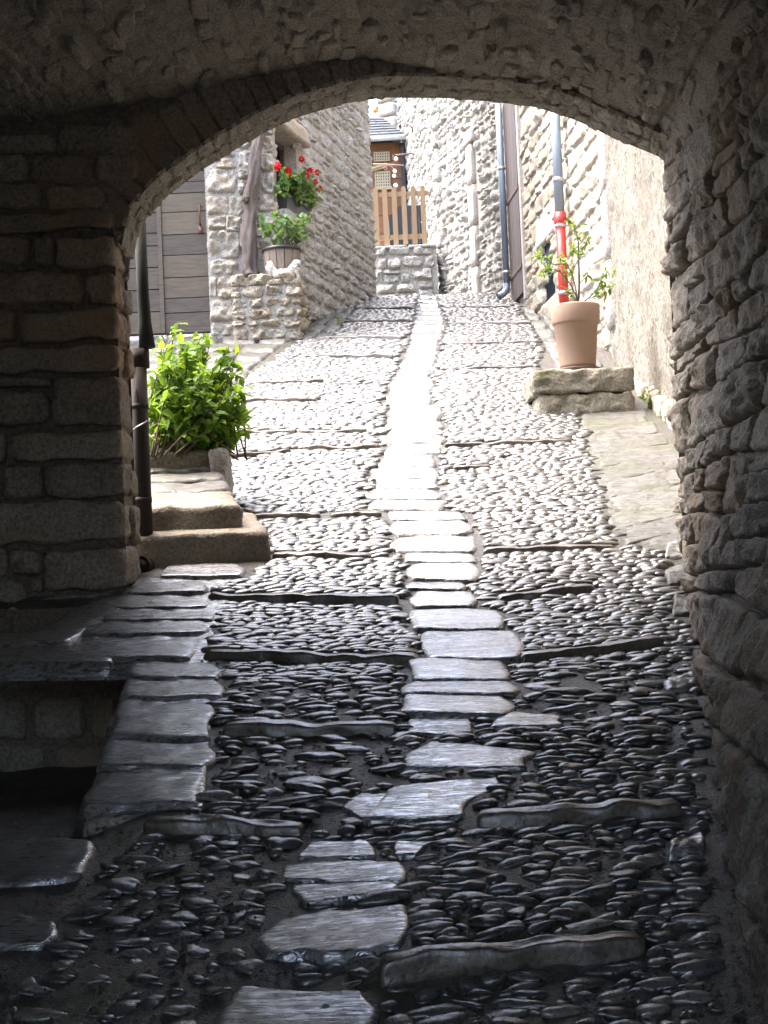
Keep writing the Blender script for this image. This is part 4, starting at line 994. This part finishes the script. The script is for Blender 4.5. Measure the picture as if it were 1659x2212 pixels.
for (x, y, r_) in [(898, 635, 7), (890, 625, 4)]:
    vv, ff = cubetpl(5); q = vv / np.linalg.norm(vv, axis=1)[:, None]; c = P(x, y, GY - .15); c[2] = float(base_z(c[1])) + .03
    if r_ == 7: tag(mk("loose_stone", c + q * np.array([.06, .05, .045]) * (1 + .2 * fbm(q * 2, 2))[:, None], ff, MT['limewarm']), "small pale loose stone at the foot of the gate wall", "stone")
gy = GY + .12; gate = root("picket_gate", "honey coloured picket gate standing on the garden wall", "gate", (P(866, 528, gy)[0], gy, gtop))
for i, (xc, yt, yb) in enumerate([(520, 918, 1450), (605, 916, 1448), (692, 916, 1444), (780, 905, 1440), (868, 903, 1436), (955, 897, 1430)]):
    a = P(*c2(xc, yb), gy); b = P(*c2(xc, yt), gy); w2 = .037; zt2 = b[2]; zb2 = max(a[2], gtop + .03); cx = (a[0] + b[0]) / 2 
    prof = [(-w2, zb2), (w2, zb2), (w2, zt2 - .035), (w2 * .72, zt2 - .012), (0, zt2), (-w2 * .72, zt2 - .012), (-w2, zt2 - .035)]
    ln_ = (b[0] - a[0]) / (b[2] - a[2]) * .0
    v = [(cx + x, gy - .012, z) for x, z in prof] + [(cx + x, gy + .01, z) for x, z in prof]; k = 7
    mk("picket", v, [tuple(range(k)), tuple(range(2 * k - 1, k - 1, -1))] + [(j, k + j, k + (j + 1) % k, (j + 1) % k) for j in range(k)], MT['picket'], gate, smooth=False)
for yr in (990, 1385):
    a = P(*c2(500, yr), gy + .03); b = P(*c2(1000, yr - 8), gy + .03)
    MB().box((a[0], gy + .012, a[2] - .035), (b[0], gy + .045, a[2] + .035)).mk("rail", MT['picket'], gate, smooth=False)

# ---- garden hut behind the gate
HY = 26.6
hut = root("garden_hut", "orange timber hut with slate roof behind the gate", "hut", (P(840, 420, HY)[0], HY, 6.9))
xl_, xr_ = P(780, 360, HY)[0], P(867, 360, HY)[0]; zev = P(840, 309, HY)[2]; zrt = P(840, 250, HY + 1)[2]
MB().box((xl_, HY, 6.0), (xr_, HY + 2, zev)).mk("wall", MT['hutwood'], hut, smooth=False)
for k in range(9):
    z0 = 6.6 + k * (zev - 6.6) / 9
    MB().box((xl_, HY - .03, z0 + .006), (xr_, HY - .004, z0 + (zev - 6.6) / 9 - .006)).mk("plank", MT['hutwood'], hut, smooth=False)
def hutwin(x0, y0, x1, y1, nx, ny):
    a, b = P(x0, y1, HY - .06), P(x1, y0, HY - .06)
    wdw = MB().box((a[0], HY - .05, a[2]), (b[0], HY - .035, b[2])).mk("window", MT['glass'], hut, smooth=False)
    g = MB(); t = .012
    for i in range(nx + 1): x = a[0] + (b[0] - a[0]) * i / nx; g.box((x - t, HY - .075, a[2]), (x + t, HY - .055, b[2]))
    for j in range(ny + 1): z = a[2] + (b[2] - a[2]) * j / ny; g.box((a[0] - t, HY - .074, z - t), (b[0] + t, HY - .056, z + t))
    g.mk("lattice", MT['lattice'], wdw, smooth=False)
hutwin(809, 329, 840, 348, 6, 3); hutwin(812, 371, 841, 404, 6, 5)
MB().box((P(806, 300, HY)[0], HY - .1, P(840, 408, HY)[2] - .03), (P(842, 300, HY)[0], HY - .055, P(840, 408, HY)[2] + .03)).mk("shelf", MT['lattice'], hut, smooth=False)
b1 = P(805, 366, HY - .1); b2 = P(836, 356, HY - .1)
m = MB(); m.tube([b1, b2], .045, 4); m.mk("brace", MT['lattice'], hut, smooth=False)
# slate roof: hipped, individual slates in rows
rf0, rf1 = np.array([xl_ - .3, HY - .32, zev]), np.array([P(878, 308, HY - .3)[0], HY - .32, zev + .02]); rt = P(826, 254, HY + .9); rt0 = P(760, 254, HY + .9)
roof = mk("roof", [rf0, rf1, rt, rt0, rf1 + np.array([0, 2.4, 0]), rf0 + np.array([0, 2.4, 0])], [(0, 1, 2, 3), (1, 4, 2), (3, 2, 4, 5)], MT['slate'], hut, smooth=False)
nr_ = 8; nn = unit(np.cross(rf1 - rf0, rt0 - rf0)); nn = nn if nn[2] > 0 else -nn
for r_ in range(nr_):
    t0, t1 = r_ / nr_, (r_ + 1.15) / nr_; L0, R0, L1, R1 = rf0 + (rt0 - rf0) * t0, rf1 + (rt - rf1) * t0, rf0 + (rt0 - rf0) * min(t1, 1), rf1 + (rt - rf1) * min(t1, 1)
    k = int(np.linalg.norm(R0 - L0) / .2); 
    for j in range(k):
        a, b = (j + .03 + (.0 if r_ % 2 else .0)) / k, (j + .97) / k
        q = [L0 + (R0 - L0) * a, L0 + (R0 - L0) * b, L1 + (R1 - L1) * b, L1 + (R1 - L1) * a]
        if PX(q[1])[0] < 790: continue
        lift = [.022, .022 + random.uniform(-.006, .006), .006, .006]; top = [p + nn * l for p, l in zip(q, lift)]; bot = [p + nn * (l - .009) for p, l in zip(q, lift)]
        mk("slate", top + bot, [(0, 1, 2, 3), (4, 7, 6, 5), (0, 4, 5, 1), (1, 5, 6, 2)], MT['slate'], roof, smooth=False)
m = MB(); gp = [np.array([rf0[0], HY - .36, zev - .03]), np.array([rf1[0] + .02, HY - .36, zev - .01])]; m.tube(gp, .045, 10); m.mk("gutter", MT['gutter'], hut)
m = MB(); m.box((P(866, 350, HY)[0], HY - .15, 6.5), (P(874, 350, HY)[0], HY - .03, zev - .05)); m.mk("corner_post", MT['black'], hut, smooth=False)
# covered black box and orange lantern
a, b = P(842, 525, 24.4), P(909, 443, 24.4)
bb = root("storage_box", "black storage box standing behind the gate pickets", "box", ((a[0] + b[0]) / 2, 24.6, 6.2))
m = MB(); vb = [(a[0], 24.4, 5.9), (b[0], 24.4, 5.9), (b[0], 25, 5.9), (a[0], 25, 5.9), (a[0] + .0, 24.4, b[2] - .18), (b[0], 24.4, b[2]), (b[0], 25, b[2]), (a[0], 25, b[2] - .18), (a[0] + .17, 24.4, b[2]), (a[0] + .17, 25, b[2])]
m.add(vb, [(0, 1, 5, 8, 4), (1, 2, 6, 5), (2, 3, 7, 9, 6), (3, 0, 4, 7), (8, 5, 6, 9), (4, 8, 9, 7)]); m.mk("body", MT['black'], bb, smooth=False)
m = MB()
for k in range(4): x = a[0] + .1 + (b[0] - a[0] - .15) * k / 3; m.box((x, 24.38, 6.2), (x + .02, 24.397, b[2] - .2))
m.mk("ribs", MT['planter'], bb, smooth=False)
lz = P(811, 239, 25.5); m = MB(); vv, ff = cubetpl(6); q = vv / np.linalg.norm(vv, axis=1)[:, None]
lan = root("orange_lantern", "round orange lantern hanging above the hut roof", "lantern", lz)
m.add(lz + q * np.array([.05, .05, .043]), ff); m.mk("globe", MT['orange'], lan); m = MB(); m.tube([lz + np.array([.02, 0, .03]), lz + np.array([.02, 0, .06])], [.03, .025], 8); m.mk("cap", MT['iron'], lan)

# ---- buildings on the right
Q0 = G(1500, 1060); Q2 = G(1325, 782); Q4 = G(1093, 641); Q5 = P(955, 640, 22.6); Q6 = P(872, 480, 27.5)
rendw = Wall(Q0[:2], Q2[:2], (-1, 0)); rendw = Wall((Q0 - np.array([.0, 2.6, 0]) + np.array([.15, 0, 0]))[:2], Q2[:2], (-1, 0))
rh = root("rendered_house", "house with rough cream render on the right behind the pot", "house", (*Q2[:2], 3.5))
us = np.linspace(0, rendw.L, 150); zs = np.linspace(1.2, 9.5, 190); Ug, Zg = np.meshgrid(us, zs, indexing='ij')
pp = rendw.A + Ug[..., None] * rendw.d + Zg[..., None] * np.array([0, 0, 1.0])
dd = .035 * fbm(pp * np.array([3.2, 3.2, 2.6]), 4, 5) + .016 * np.abs(fbm(pp * np.array([14, 14, 8]), 3, 8))
mk("wall", (pp + dd[..., None] * rendw.n).reshape(-1, 3), gridfaces(150, 190), MT['render'], rh)
# rubble plinth stones showing at the foot
items = []
for k in range(16):
    uu = rendw.hit(1475 - k * 8, 985 - k * 12)[0] + random.uniform(-.1, .1); g_ = rendw.p(uu, 0); zz_ = float(base_z(g_[1])); l = random.uniform(.12, .25); h_ = random.uniform(.06, .14)
    items.append(block((uu - l / 2, -.08, zz_ - .05), (uu + l / 2, random.uniform(.03, .07), zz_ + h_), n=6, k=5, rough=.02, ax=rendw.ax(), o=rendw.A))
put_stones(rh, items, MT['limewarm'], name="footing_stone")
# stone door jamb and dark opening at its far end
ju0 = rendw.hit(1345, 700)[0]; zs0 = float(base_z(Q2[1])) + .0
for k in range(5):
    z0 = zs0 + .28 + k * .62
    v, f = block((rendw.L - .26, -.2, z0), (rendw.L + .02, .045, z0 + .61), n=8, k=22, rough=.006, ax=rendw.ax(), o=rendw.A); mk("door_jamb", v, f, MT['jamb'], rh)
ash = Wall(Q2[:2] + np.array([.12, .5]), Q4[:2], (-1, 0))
sh = root("ashlar_house", "pale block built house with downpipes further up the lane", "house", (*Q4[:2], 5.0))
bw0, bz0 = ash.hit(1201, 645); bw1, bz1 = ash.hit(1175, 648); _, bzt = ash.hit(1190, 512); bars_hole = (min(bw0, bw1), max(bw0, bw1), bz1 - .05, bzt)
sw0 = ash.hit(1131, 500)[0]; sw1 = ash.hit(1105, 500)[0]
ash.sheet(3, 11, [bars_hole], .18).mk("wall", MT['limemortar'], sh, smooth=False)
MB().box((-.6, -.5, 3), (-.002, -.02, 11), ax=ash.ax(), o=ash.A).mk("return_wall", MT['limemortar'], sh, smooth=False)
items = ash.stones(3.6, 10.4, .24, .55, rs, [bars_hole, (sw0, sw1, 4, 9.5)], bulge=(.012, .03), n=12, m=9, kp=14, rc=.05, wob=.04)
put_stones(sh, items, MT['limewarm'], cap=290)
MB().add([ash.p(bars_hole[0], bars_hole[2], -.17), ash.p(bars_hole[1], bars_hole[2], -.17), ash.p(bars_hole[1], bars_hole[3], -.17), ash.p(bars_hole[0], bars_hole[3], -.17)], [(0, 1, 2, 3)]).mk("cellar_window", MT['glass'], sh, smooth=False)
cw = bpy.data.objects[[o.name for o in sh.children if o.name.startswith("cellar_window")][0]]
for k in range(8):
    uu = bars_hole[0] + (bars_hole[1] - bars_hole[0]) * (k + .5) / 8; MB().tube([ash.p(uu, bars_hole[2], -.02), ash.p(uu, bars_hole[3], -.02)], .011, 6).mk("bar", MT['bars'], cw)
for k in range(3):
    z0 = bars_hole[2] + (bars_hole[3] - bars_hole[2]) * (k + .5) / 3; MB().tube([ash.p(bars_hole[0], z0, -.035), ash.p(bars_hole[1], z0, -.035)], .009, 6).mk("bar", MT['bars'], cw)
v, f = block((bars_hole[0] - .2, -.1, bars_hole[3]), (bars_hole[1] + .2, .03, bars_hole[3] + .3), n=8, k=20, rough=.008, ax=ash.ax(), o=ash.A); mk("lintel", v, f, MT['jamb'], sh)
# long brown shutter
zsb, zst = ash.hit(1118, 652)[1], ash.hit(1112, 190)[1]
shut = root("shutter", "tall brown plank shutter with two iron straps beside the grey downpipe", "shutter", ash.p((sw0 + sw1) / 2, zsb, .02))
nb_ = 4
for k in range(nb_):
    a, b = sw0 + (sw1 - sw0) * k / nb_, sw0 + (sw1 - sw0) * (k + 1) / nb_
    MB().box((a + .004, .012, zsb), (b - .004, .045, zst), ax=ash.ax(), o=ash.A).mk("plank", MT['shutter'], shut, smooth=False)
for y in (415, 592):
    z0 = ash.hit(1118, y)[1]; MB().box((sw0 - .03, .046, z0 - .03), (sw1 + .01, .056, z0 + .03), ax=ash.ax(), o=ash.A).mk("hinge_strap", MT['iron'], shut, smooth=False)
for o_, (a, b) in (("frame", (sw0 - .14, sw0 - .012)),):
    MB().box((a, .0, zsb - .1), (b, .04, zst + .2), ax=ash.ax(), o=ash.A).mk("stone_frame", MT['jamb'], sh, smooth=False)
# downpipes
def downpipe(name, label, W, pts, rad, mat, off, clips, extra=None):
    q = [W.hit(x, y, off) for x, y in pts]; r_ = root(name, label, "downpipe", W.p(q[-1][0], q[-1][1], off), "downpipes on the right")
    u_ = np.mean([a for a, b in q]); 
    m = MB(); m.tube([W.p(u_, b, off) for a, b in q], rad, 16); m.mk("pipe", MT[mat], r_)
    for y in clips:
        z0 = W.hit(pts[0][0] + 8, y, off)[1]; m = MB(); m.tube([W.p(u_, z0 - .02, off), W.p(u_, z0 + .02, off)], rad * 1.12, 16); m.tube([W.p(u_, z0, off), W.p(u_, z0, 0)], .012, 6); m.mk("clip", MT['steel'], r_)
    return r_, u_
dp, u_ = downpipe("downpipe", "blue grey zinc downpipe ending in a curved shoe beside the shutter", ash, [(1074, 150), (1094, 618)], .042, 'zinc', .10, [366, 604])
z0 = ash.hit(1094, 618, .1)[1]; e_ = ash.p(u_, z0, .1)
m = MB(); cp = [e_ + np.array([0, 0, .02]), e_ + np.array([-.01, -.01, -.05]), e_ + np.array([-.05, -.03, -.11]), e_ + np.array([-.12, -.06, -.15])]; m.tube(cp, [.043, .044, .045, .047], 16, caps=False); m.tube([cp[2], cp[3] + np.array([.004, .002, .0])], [.038, .041], 16, caps=True, r=0); m.mk("shoe", MT['zinc'], dp)
dp2, u2 = downpipe("downpipe", "zinc downpipe joined to a red painted lower pipe behind the pot", ash, [(1196, 180), (1209, 462)], .052, 'zinc', .12, [391])
z1 = ash.hit(1209, 462, .12)[1]; z2 = ash.hit(1213, 700, .12)[1]
m = MB(); m.tube([ash.p(u2, z1 - .12, .12), ash.p(u2, z2, .12)], .052, 16); m.mk("red_pipe", MT['red'], dp2)
m = MB(); m.tube([ash.p(u2, z1 + .01, .12), ash.p(u2, z1 - .09, .12), ash.p(u2, z1 - .13, .12)], [.066, .066, .056], 16); m.mk("red_socket", MT['red'], dp2)
for y in (487, 640):
    zc = ash.hit(1211, y, .12)[1]; m = MB(); m.tube([ash.p(u2, zc - .02, .12), ash.p(u2, zc + .02, .12)], .06, 16); m.tube([ash.p(u2, zc, .12), ash.p(u2, zc, 0)], .012, 6); m.mk("clip", MT['steel'], dp2)
# upper stone house
far = Wall(Q4[:2] + np.array([-.02, .05]), Q5[:2], (-1, -.6)); far2 = Wall(Q5[:2], Q6[:2], (-1, -1))
fh = root("upper_house", "tall rubble stone house narrowing the lane toward the gate", "house", (*Q5[:2], 5.8))
fd0, fz0 = far.hit(1040, 640); fd1, _ = far.hit(1028, 640); fzt = far.hit(1033, 300)[1]
far.sheet(4, 11.5).mk("lane_wall", MT['limemortar'], fh, smooth=False); far2.sheet(4, 12).mk("garden_side_wall", MT['limemortar'], fh, smooth=False)
items = far.stones(5.0, 11.2, .13, .22, rs, [(min(fd0, fd1) - .03, max(fd0, fd1) + .03, 5, fzt)], bulge=(.015, .05), n=8, m=6)
items2 = far2.stones(5.5, 12, .16, .28, rs, (), bulge=(.012, .04), n=8, m=6)
put_stones(fh, items + items2, MT['limestone'], cap=295, minpx=25)
for k in range(4):
    z0 = 5.55 + k * (fzt - 5.55) / 4; v, f = block((min(fd0, fd1), -.05, z0), (max(fd0, fd1), .06, z0 + (fzt - 5.55) / 4 - .01), n=6, k=24, rough=.004, ax=far.ax(), o=far.A); mk("door_jamb", v, f, MT['jamb'], fh)
v, f = block((min(fd0, fd1) - .1, -.05, fzt), (max(fd0, fd1) + .05, .07, fzt + .2), n=6, k=20, rough=.006, ax=far.ax(), o=far.A); mk("lintel", v, f, MT['jamb'], fh)
# rugged quoins where the house turns
for k in range(14):
    z0 = 5.7 + k * .26; v, f = block((far.L - random.uniform(.16, .3), -.2, z0), (far.L + .03, random.uniform(.03, .08), z0 + random.uniform(.18, .25)), n=7, k=7, rough=.02, ax=far.ax(), o=far.A); mk("quoin", v, f, MT['limestone'], fh)
# distant stone house behind the hut
bh = root("distant_house", "bright stone house rising behind the slate roof", "house", (P(850, 300, 30)[0], 30, 7.5))
bk = Wall((P(818, 260, 30)[0], 30), (P(985, 260, 30)[0], 29.2), (0, -1)); bk.sheet(5, 12.2).mk("wall", MT['limemortar'], bh, smooth=False)
put_stones(bh, bk.stones(8.6, 12.2, .17, .3, rs, (), n=8, m=6), MT['limestone'], cap=290)
for k in range(12):
    z0 = 8.4 + k * .3; v, f = block((0 - .02, -.2, z0), (random.uniform(.25, .45), .05, z0 + .29), n=6, k=10, rough=.015, ax=bk.ax(), o=bk.A); mk("quoin", v, f, MT['limewarm'], bh)

# ---- iron arm with hanging globes
IY = 23.4
arm = root("iron_bracket", "wrought iron wall arm with a scroll above the picket gate", "bracket", P(890, 333, IY))
def ip(x, y): return P(760 + x * .1406, 207 + y * .1406, IY)
for pts, r_, mt in [([(330, 1048), (480, 1052), (640, 1060), (800, 1068)], .011, 'ironpale'), ([(670, 912), (800, 900), (935, 884)], .012, 'iron')]:
    m = MB(); m.tube([ip(*q) for q in pts], r_, 7); m.mk("bar", MT[mt], arm)
m = MB(); m.tube([ip(*q) for q in [(640, 1130), (620, 1090), (570, 1070), (520, 1080), (492, 1100), (500, 1132), (530, 1138), (545, 1120), (530, 1105)]], .007, 6); m.mk("scroll", MT['ironpale'], arm)
m = MB(); m.tube([ip(*q) for q in [(640, 910), (628, 950), (650, 1000), (660, 1060), (668, 1110)]], .006, 6); m.mk("hook", MT['iron'], arm)
m = MB(); m.tube([ip(*q) for q in [(860, 945), (920, 960), (985, 965), (1010, 900), (1022, 900), (1030, 1075), (985, 1095), (940, 1050), (890, 1020)]], .006, 6); m.mk("wire", MT['iron'], arm)
m = MB(); m.tube([ip(*q) for q in [(870, 450), (930, 490), (930, 560)]], .014, 6); m.mk("hook", MT['iron'], arm)
gl = root("globe_string", "string of white globe bulbs hanging from the iron arm", "lights", ip(660, 1375))
for (x, y, r_) in [(680, 970, .034), (660, 1155, .031), (650, 1230, .031), (675, 1375, .034)]:
    vv, ff = cubetpl(5); q = vv / np.linalg.norm(vv, axis=1)[:, None]; mk("globe", ip(x, y) + q * r_, ff, MT['globe'], gl)
m = MB(); m.tube([ip(*q) for q in [(655, 930), (672, 1000), (664, 1100), (655, 1190), (672, 1290), (685, 1350)]], .004, 5); m.mk("cord", MT['iron'], gl)

# ---- doorstep and terracotta pot
SY = float(G(1250, 894)[1]); sz = SL * SY
def sx(px, y=840): return P(px, y, SY)[0]
stp = root("doorstep", "two tier mossy stone doorstep under the terracotta pot", "step", (sx(1250), SY, sz))
zm = P(1250, 849, SY)[2]; ztop = P(1250, 796, SY)[2]
v, f = block((sx(1160), SY + .0, sz - .25), (sx(1372), SY + .9, zm), n=22, k=30, rough=.022, nf=11); mk("lower_block", v, f, MT['moss'], stp)
v, f = block((sx(1153), SY - .015, zm + .002), (sx(1372), SY + .85, ztop), n=22, k=40, rough=.018, nf=11); mk("upper_block", v, f, MT['moss'], stp)
PY = SY + .3; ptop = P(1240, 660, PY); pbot = P(1250, 797, PY); sc = FPX / PY; pc = np.array([(ptop[0] + pbot[0]) / 2 + .0, PY, ztop + .005]); ph = ptop[2] - pc[2]
pot = root("terracotta_pot", "large terracotta flower pot standing on the mossy doorstep", "pot", pc)
rr_, rb = 52 / sc, 38 / sc
MB().lathe(pc, [(.001, .035), (rb - .01, .035), (rb, .03), (rb + .005, .06), (rr_ * .93 - .003, ph - .15), (rr_ * .95, ph - .143), (rr_ - .004, ph - .14), (rr_, ph - .13), (rr_ + .006, ph - .012), (rr_ + .001, ph), (rr_ - .02, ph), (rr_ - .03, ph - .06), (.001, ph - .06)], 48).mk("body", MT['terracotta'], pot)
MB().lathe(pc, [(.001, 0), (rb + .01, 0), (rb + .035, .028), (rb + .03, .032), (rb + .004, .02), (.001, .02)], 40).mk("saucer", MT['saucer'], pot)
MB().lathe(pc, [(rr_ - .028, ph - .05), (.1, ph - .035), (.001, ph - .03)], 24).mk("soil", MT['soil'], pot)
tb = pc + np.array([0, 0, ph - .04]); tree = root("potted_tree", "thin sparse young tree growing in the terracotta pot", "tree", tb)
S = MB(); Lf = MB()
def cpt(x, y): return 1037 + x * .3595, 199 + y * .3595
brs = [([(590, 1275), (596, 1150), (592, 1000), (590, 900), (575, 830), (545, 780), (505, 745)], .0085), ([(592, 1010), (612, 960), (640, 900), (655, 860)], .004), ([(600, 1275), (650, 1240), (700, 1190), (740, 1110), (775, 1070)], .006), ([(700, 1190), (750, 1170), (800, 1180)], .004),
       ([(586, 1275), (575, 1180), (555, 1100), (520, 1030), (480, 1000), (440, 985)], .006), ([(580, 1230), (540, 1150), (480, 1080), (420, 1060), (370, 1090)], .005), ([(520, 1030), (450, 1040), (400, 1000), (330, 985)], .0045), ([(590, 930), (560, 940), (530, 970)], .003),
       ([(590, 1270), (550, 1220), (515, 1180)], .004), ([(596, 1150), (640, 1110), (655, 1060)], .003), ([(650, 1240), (690, 1230), (725, 1200)], .003)]
for pts, r_ in brs:
    q = np.array([P(*cpt(x, y), PY + .05 * math.sin(x * .05)) for x, y in pts]); q[0, 2] = max(q[0, 2], tb[2] - .02) if pts[0][1] > 1230 else q[0, 2]
    S.tube(q, np.linspace(r_, r_ * .4, len(q)), 6)
    nl = 5 + 3 * len(q)
    for k in range(nl):
        t = random.uniform(.35, 1) * (len(q) - 1); i = min(int(t), len(q) - 2); p_ = q[i] + (q[i + 1] - q[i]) * (t - i)
        v, f = leaf_shape(p_, unit(rdir(-.2)), unit(np.array([0, -.5, .8]) + .7 * rdir()), random.uniform(.035, .065), random.uniform(.016, .028)); Lf.add(v, f)
for (x, y, n_) in [(400, 1060, 26), (350, 985, 16), (480, 1050, 18), (740, 1180, 20), (770, 1080, 10), (600, 850, 14), (540, 950, 10)]:
    for _ in range(n_):
        p_ = P(*cpt(x + random.gauss(0, 26), y + random.gauss(0, 26)), PY + random.gauss(0, .06)); v, f = leaf_shape(p_, unit(rdir(-.3)), unit(np.array([0, -.5, .8]) + .7 * rdir()), random.uniform(.035, .065), random.uniform(.016, .028)); Lf.add(v, f)
S.mk("stems", MT['twig'], tree); Lf.mk("foliage", MT['leafpot'], tree, kind="stuff", smooth=False)
# weeds
def weed(name, label, x, y, n, h_, w_, mat='grass', leafl=None, Wl=None, off=.06):
    if Wl is not None:
        uu, _ = Wl.hit(x, y, off); b = Wl.p(uu, 0, off); b[2] = float(H(b[0], b[1]))
    else:
        g_ = G(x, y); b = np.array([g_[0], g_[1], float(H(g_[0], g_[1])) ])
    tips = [b + np.array([random.gauss(0, w_), random.gauss(0, w_), h_ * random.uniform(.4, 1.1)]) for _ in range(n)]
    plant(name, label, "weed", b, tips, leafl or .03, (leafl or .03) * .6, mat, per=6, start=.25, stem=.0018, stem_mat='grass', spread=w_ * .4, group="weeds at the wall feet")
weed("weed", "small bright green weed at the rendered wall's foot", 1408, 945, 12, .16, .05, Wl=rendw)
weed("weed", "tuft of thin weeds beside the mossy doorstep", 1356, 897, 8, .14, .05, Wl=rendw)
weed("weed", "tiny weed at the foot of the lane wall on the left", 735, 702, 6, .08, .05)

# ---- left foreground outside: steps, ledge, bush, drainpipe
S1Y = float(G(450, 1219)[1]); off1 = float(P(450, 1153, S1Y)[2] - SL * S1Y)
def stepstone(name, label, xr, Yf, off0, off1_, dep, mat='step', k=40, n=34, rough=.011, xl=-2.6):
    v, f = block((xl, Yf, -.25), (xr, Yf + dep, off1_), n=n, k=k, rough=rough, nf=13)
    v[:, 2] += SL * v[:, 1]; v[:, 0] += np.where(v[:, 0] > xr - .3, -(v[:, 1] - Yf) * .25, 0)
    return mk(name, v, f, MT[mat])
S2Y = float(G(400, 1143, off1)[1]); off2 = float(P(400, 1094, S2Y)[2] - SL * S2Y)
S3Y = float(G(400, 1017, off2)[1]); off3 = float(P(400, 978, S3Y)[2] - SL * S3Y)
print("steps", S1Y, off1, S2Y, off2, S3Y, off3)
tag(stepstone("stone_step", "lower worn stone step beside the drainpipe", P(585, 1218, S1Y)[0], S1Y, 0, off1, S2Y - S1Y + .3), "lower worn stone step beside the drainpipe", "step", "stone steps left of the lane")
tag(stepstone("stone_step", "", P(524, 1142, S2Y)[0], S2Y, off1, off2, .35), "upper worn stone step below the green bush", "step", "stone steps left of the lane")
land = root("landing", "flat stone landing above the two worn steps", "landing", (-1.3, S2Y + .3, SL * S2Y + off2))
cuts = np.linspace(S2Y + .32, S3Y + .2, 4)
for k in range(3):
    for (xa_, xb_) in ((-2.4, -1.3), (-1.29, P(508 - 14 * k, 1070 - 20 * k, cuts[k])[0])):
        z_ = lambda y: SL * y + off2 - .03 + .008 * k
        v, f = patch((xa_, cuts[k], z_(cuts[k])), (xb_, cuts[k], z_(cuts[k])), (xb_ - .03, cuts[k + 1] - .01, z_(cuts[k + 1])), (xa_, cuts[k + 1] - .01, z_(cuts[k + 1])), (0, -SL, 1), bulge=.03, n=22, m=14, kp=20, wob=.03, rough=.12, tilt=.1, embed=.25); mk("landing_slab", v, f, MT['paver'], land)
z3 = SL * S3Y + off3
tag(stepstone("planting_ledge", "", P(465, 1000, S3Y)[0], S3Y, off2, off3, .6, mat='moss', rough=.02), "low stone ledge under the green bush", "ledge")
v, f = block((P(452, 990, S3Y)[0], S3Y - .06, SL * S3Y + off2 - .15), (P(490, 990, S3Y)[0], S3Y + .25, z3 + .02), n=10, k=6, rough=.02, nf=8); tag(mk("boulder", v, f, MT['limestone']), "small pale boulder ending the planting ledge", "boulder")
bb_ = np.array([P(385, 980, S3Y + .2)[0], S3Y + .2, z3 - .02])
random.seed(44)
tips = blob_tips(150, (430, 852), S3Y + .2, 112, 132, .34, .45)
tips += [P(x, y, S3Y + .1 + random.uniform(-.1, .2)) for x, y in [(388, 695), (440, 715), (437, 722), (495, 745), (490, 750), (380, 700), (535, 830), (525, 890), (505, 770), (520, 850), (345, 740), (470, 960), (500, 920), (400, 980), (450, 975), (350, 960), (340, 860), (480, 945), (430, 985), (370, 975), (500, 950), (460, 930), (510, 905), (335, 920), (330, 800), (530, 860)]]
plant("leafy_bush", "bright green leafy bush overhanging the steps behind the brown drainpipe", "bush", bb_, tips, .066, .038, 'leaf', per=24, start=.22, stem=.006, sag=.55, spread=.14, bow=.5)
# brown drainpipe at the arch
DY = YB + .13; s_ = FPX / DY
def dpnt(x, y): return P(x, y, DY)
dr = root("drainpipe", "old brown cast iron drainpipe at the left edge of the arch", "drainpipe", dpnt(308, 1235))
xlow = dpnt(306, 1000)[0]; ztop_ = dpnt(309, 760)[2]; zlow = dpnt(304, 1215)[2]; rlow = 18.5 / s_
m = MB(); m.tube([(xlow, DY, zlow), (xlow, DY, ztop_)], rlow, 22); m.mk("lower_pipe", MT['castiron'], dr)
m = MB(); zc = dpnt(309, 795)[2]; m.tube([(xlow + .006, DY, zc), (xlow + .006, DY, ztop_ + .012)], 22.5 / s_, 22); m.mk("collar", MT['castiron'], dr)
xup = dpnt(307, 600)[0]; m = MB()
m.tube([(xup - .002, DY + .01, dpnt(307, 440)[2]), (xup, DY + .01, dpnt(307, 640)[2]), (xup + .004, DY + .01, dpnt(307, 700)[2]), (xup + .012, DY, ztop_ + .02)], [13 / s_, 13 / s_, 14.5 / s_, 18 / s_], 18); m.mk("upper_pipe", MT['zincdark'], dr)
for y in (878, 1080):
    zc = dpnt(306, y)[2]; m = MB(); m.tube([(xlow, DY, zc - .012), (xlow, DY, zc + .012)], rlow * 1.07, 22); m.box((xlow - .09, DY - .012, zc - .01), (xlow - rlow, DY + .012, zc + .01)); m.mk("bracket", MT['castiron'], dr)
m = MB(); e0_ = dpnt(312, 1222); cpth = [(xlow, DY, zlow + .05), (xlow, DY - .005, zlow), (xlow + .01, DY - .05, zlow - .03), (e0_[0], DY - .12, e0_[2])]
m.tube(cpth, [rlow, rlow * 1.02, rlow * 1.04, rlow * 1.1], 22, caps=False); m.tube([np.array(cpth[2]), np.array(cpth[3]) + np.array([0, .004, 0])], [rlow * .8, rlow * .92], 20, caps=True, r=0); m.mk("shoe", MT['castiron'], dr)
m = MB(); m.tube([dpnt(288, 935), dpnt(300, 925), dpnt(322, 912)] - np.array([0, .06, 0]), .0035, 5); m.mk("wire", MT['steel'], dr)
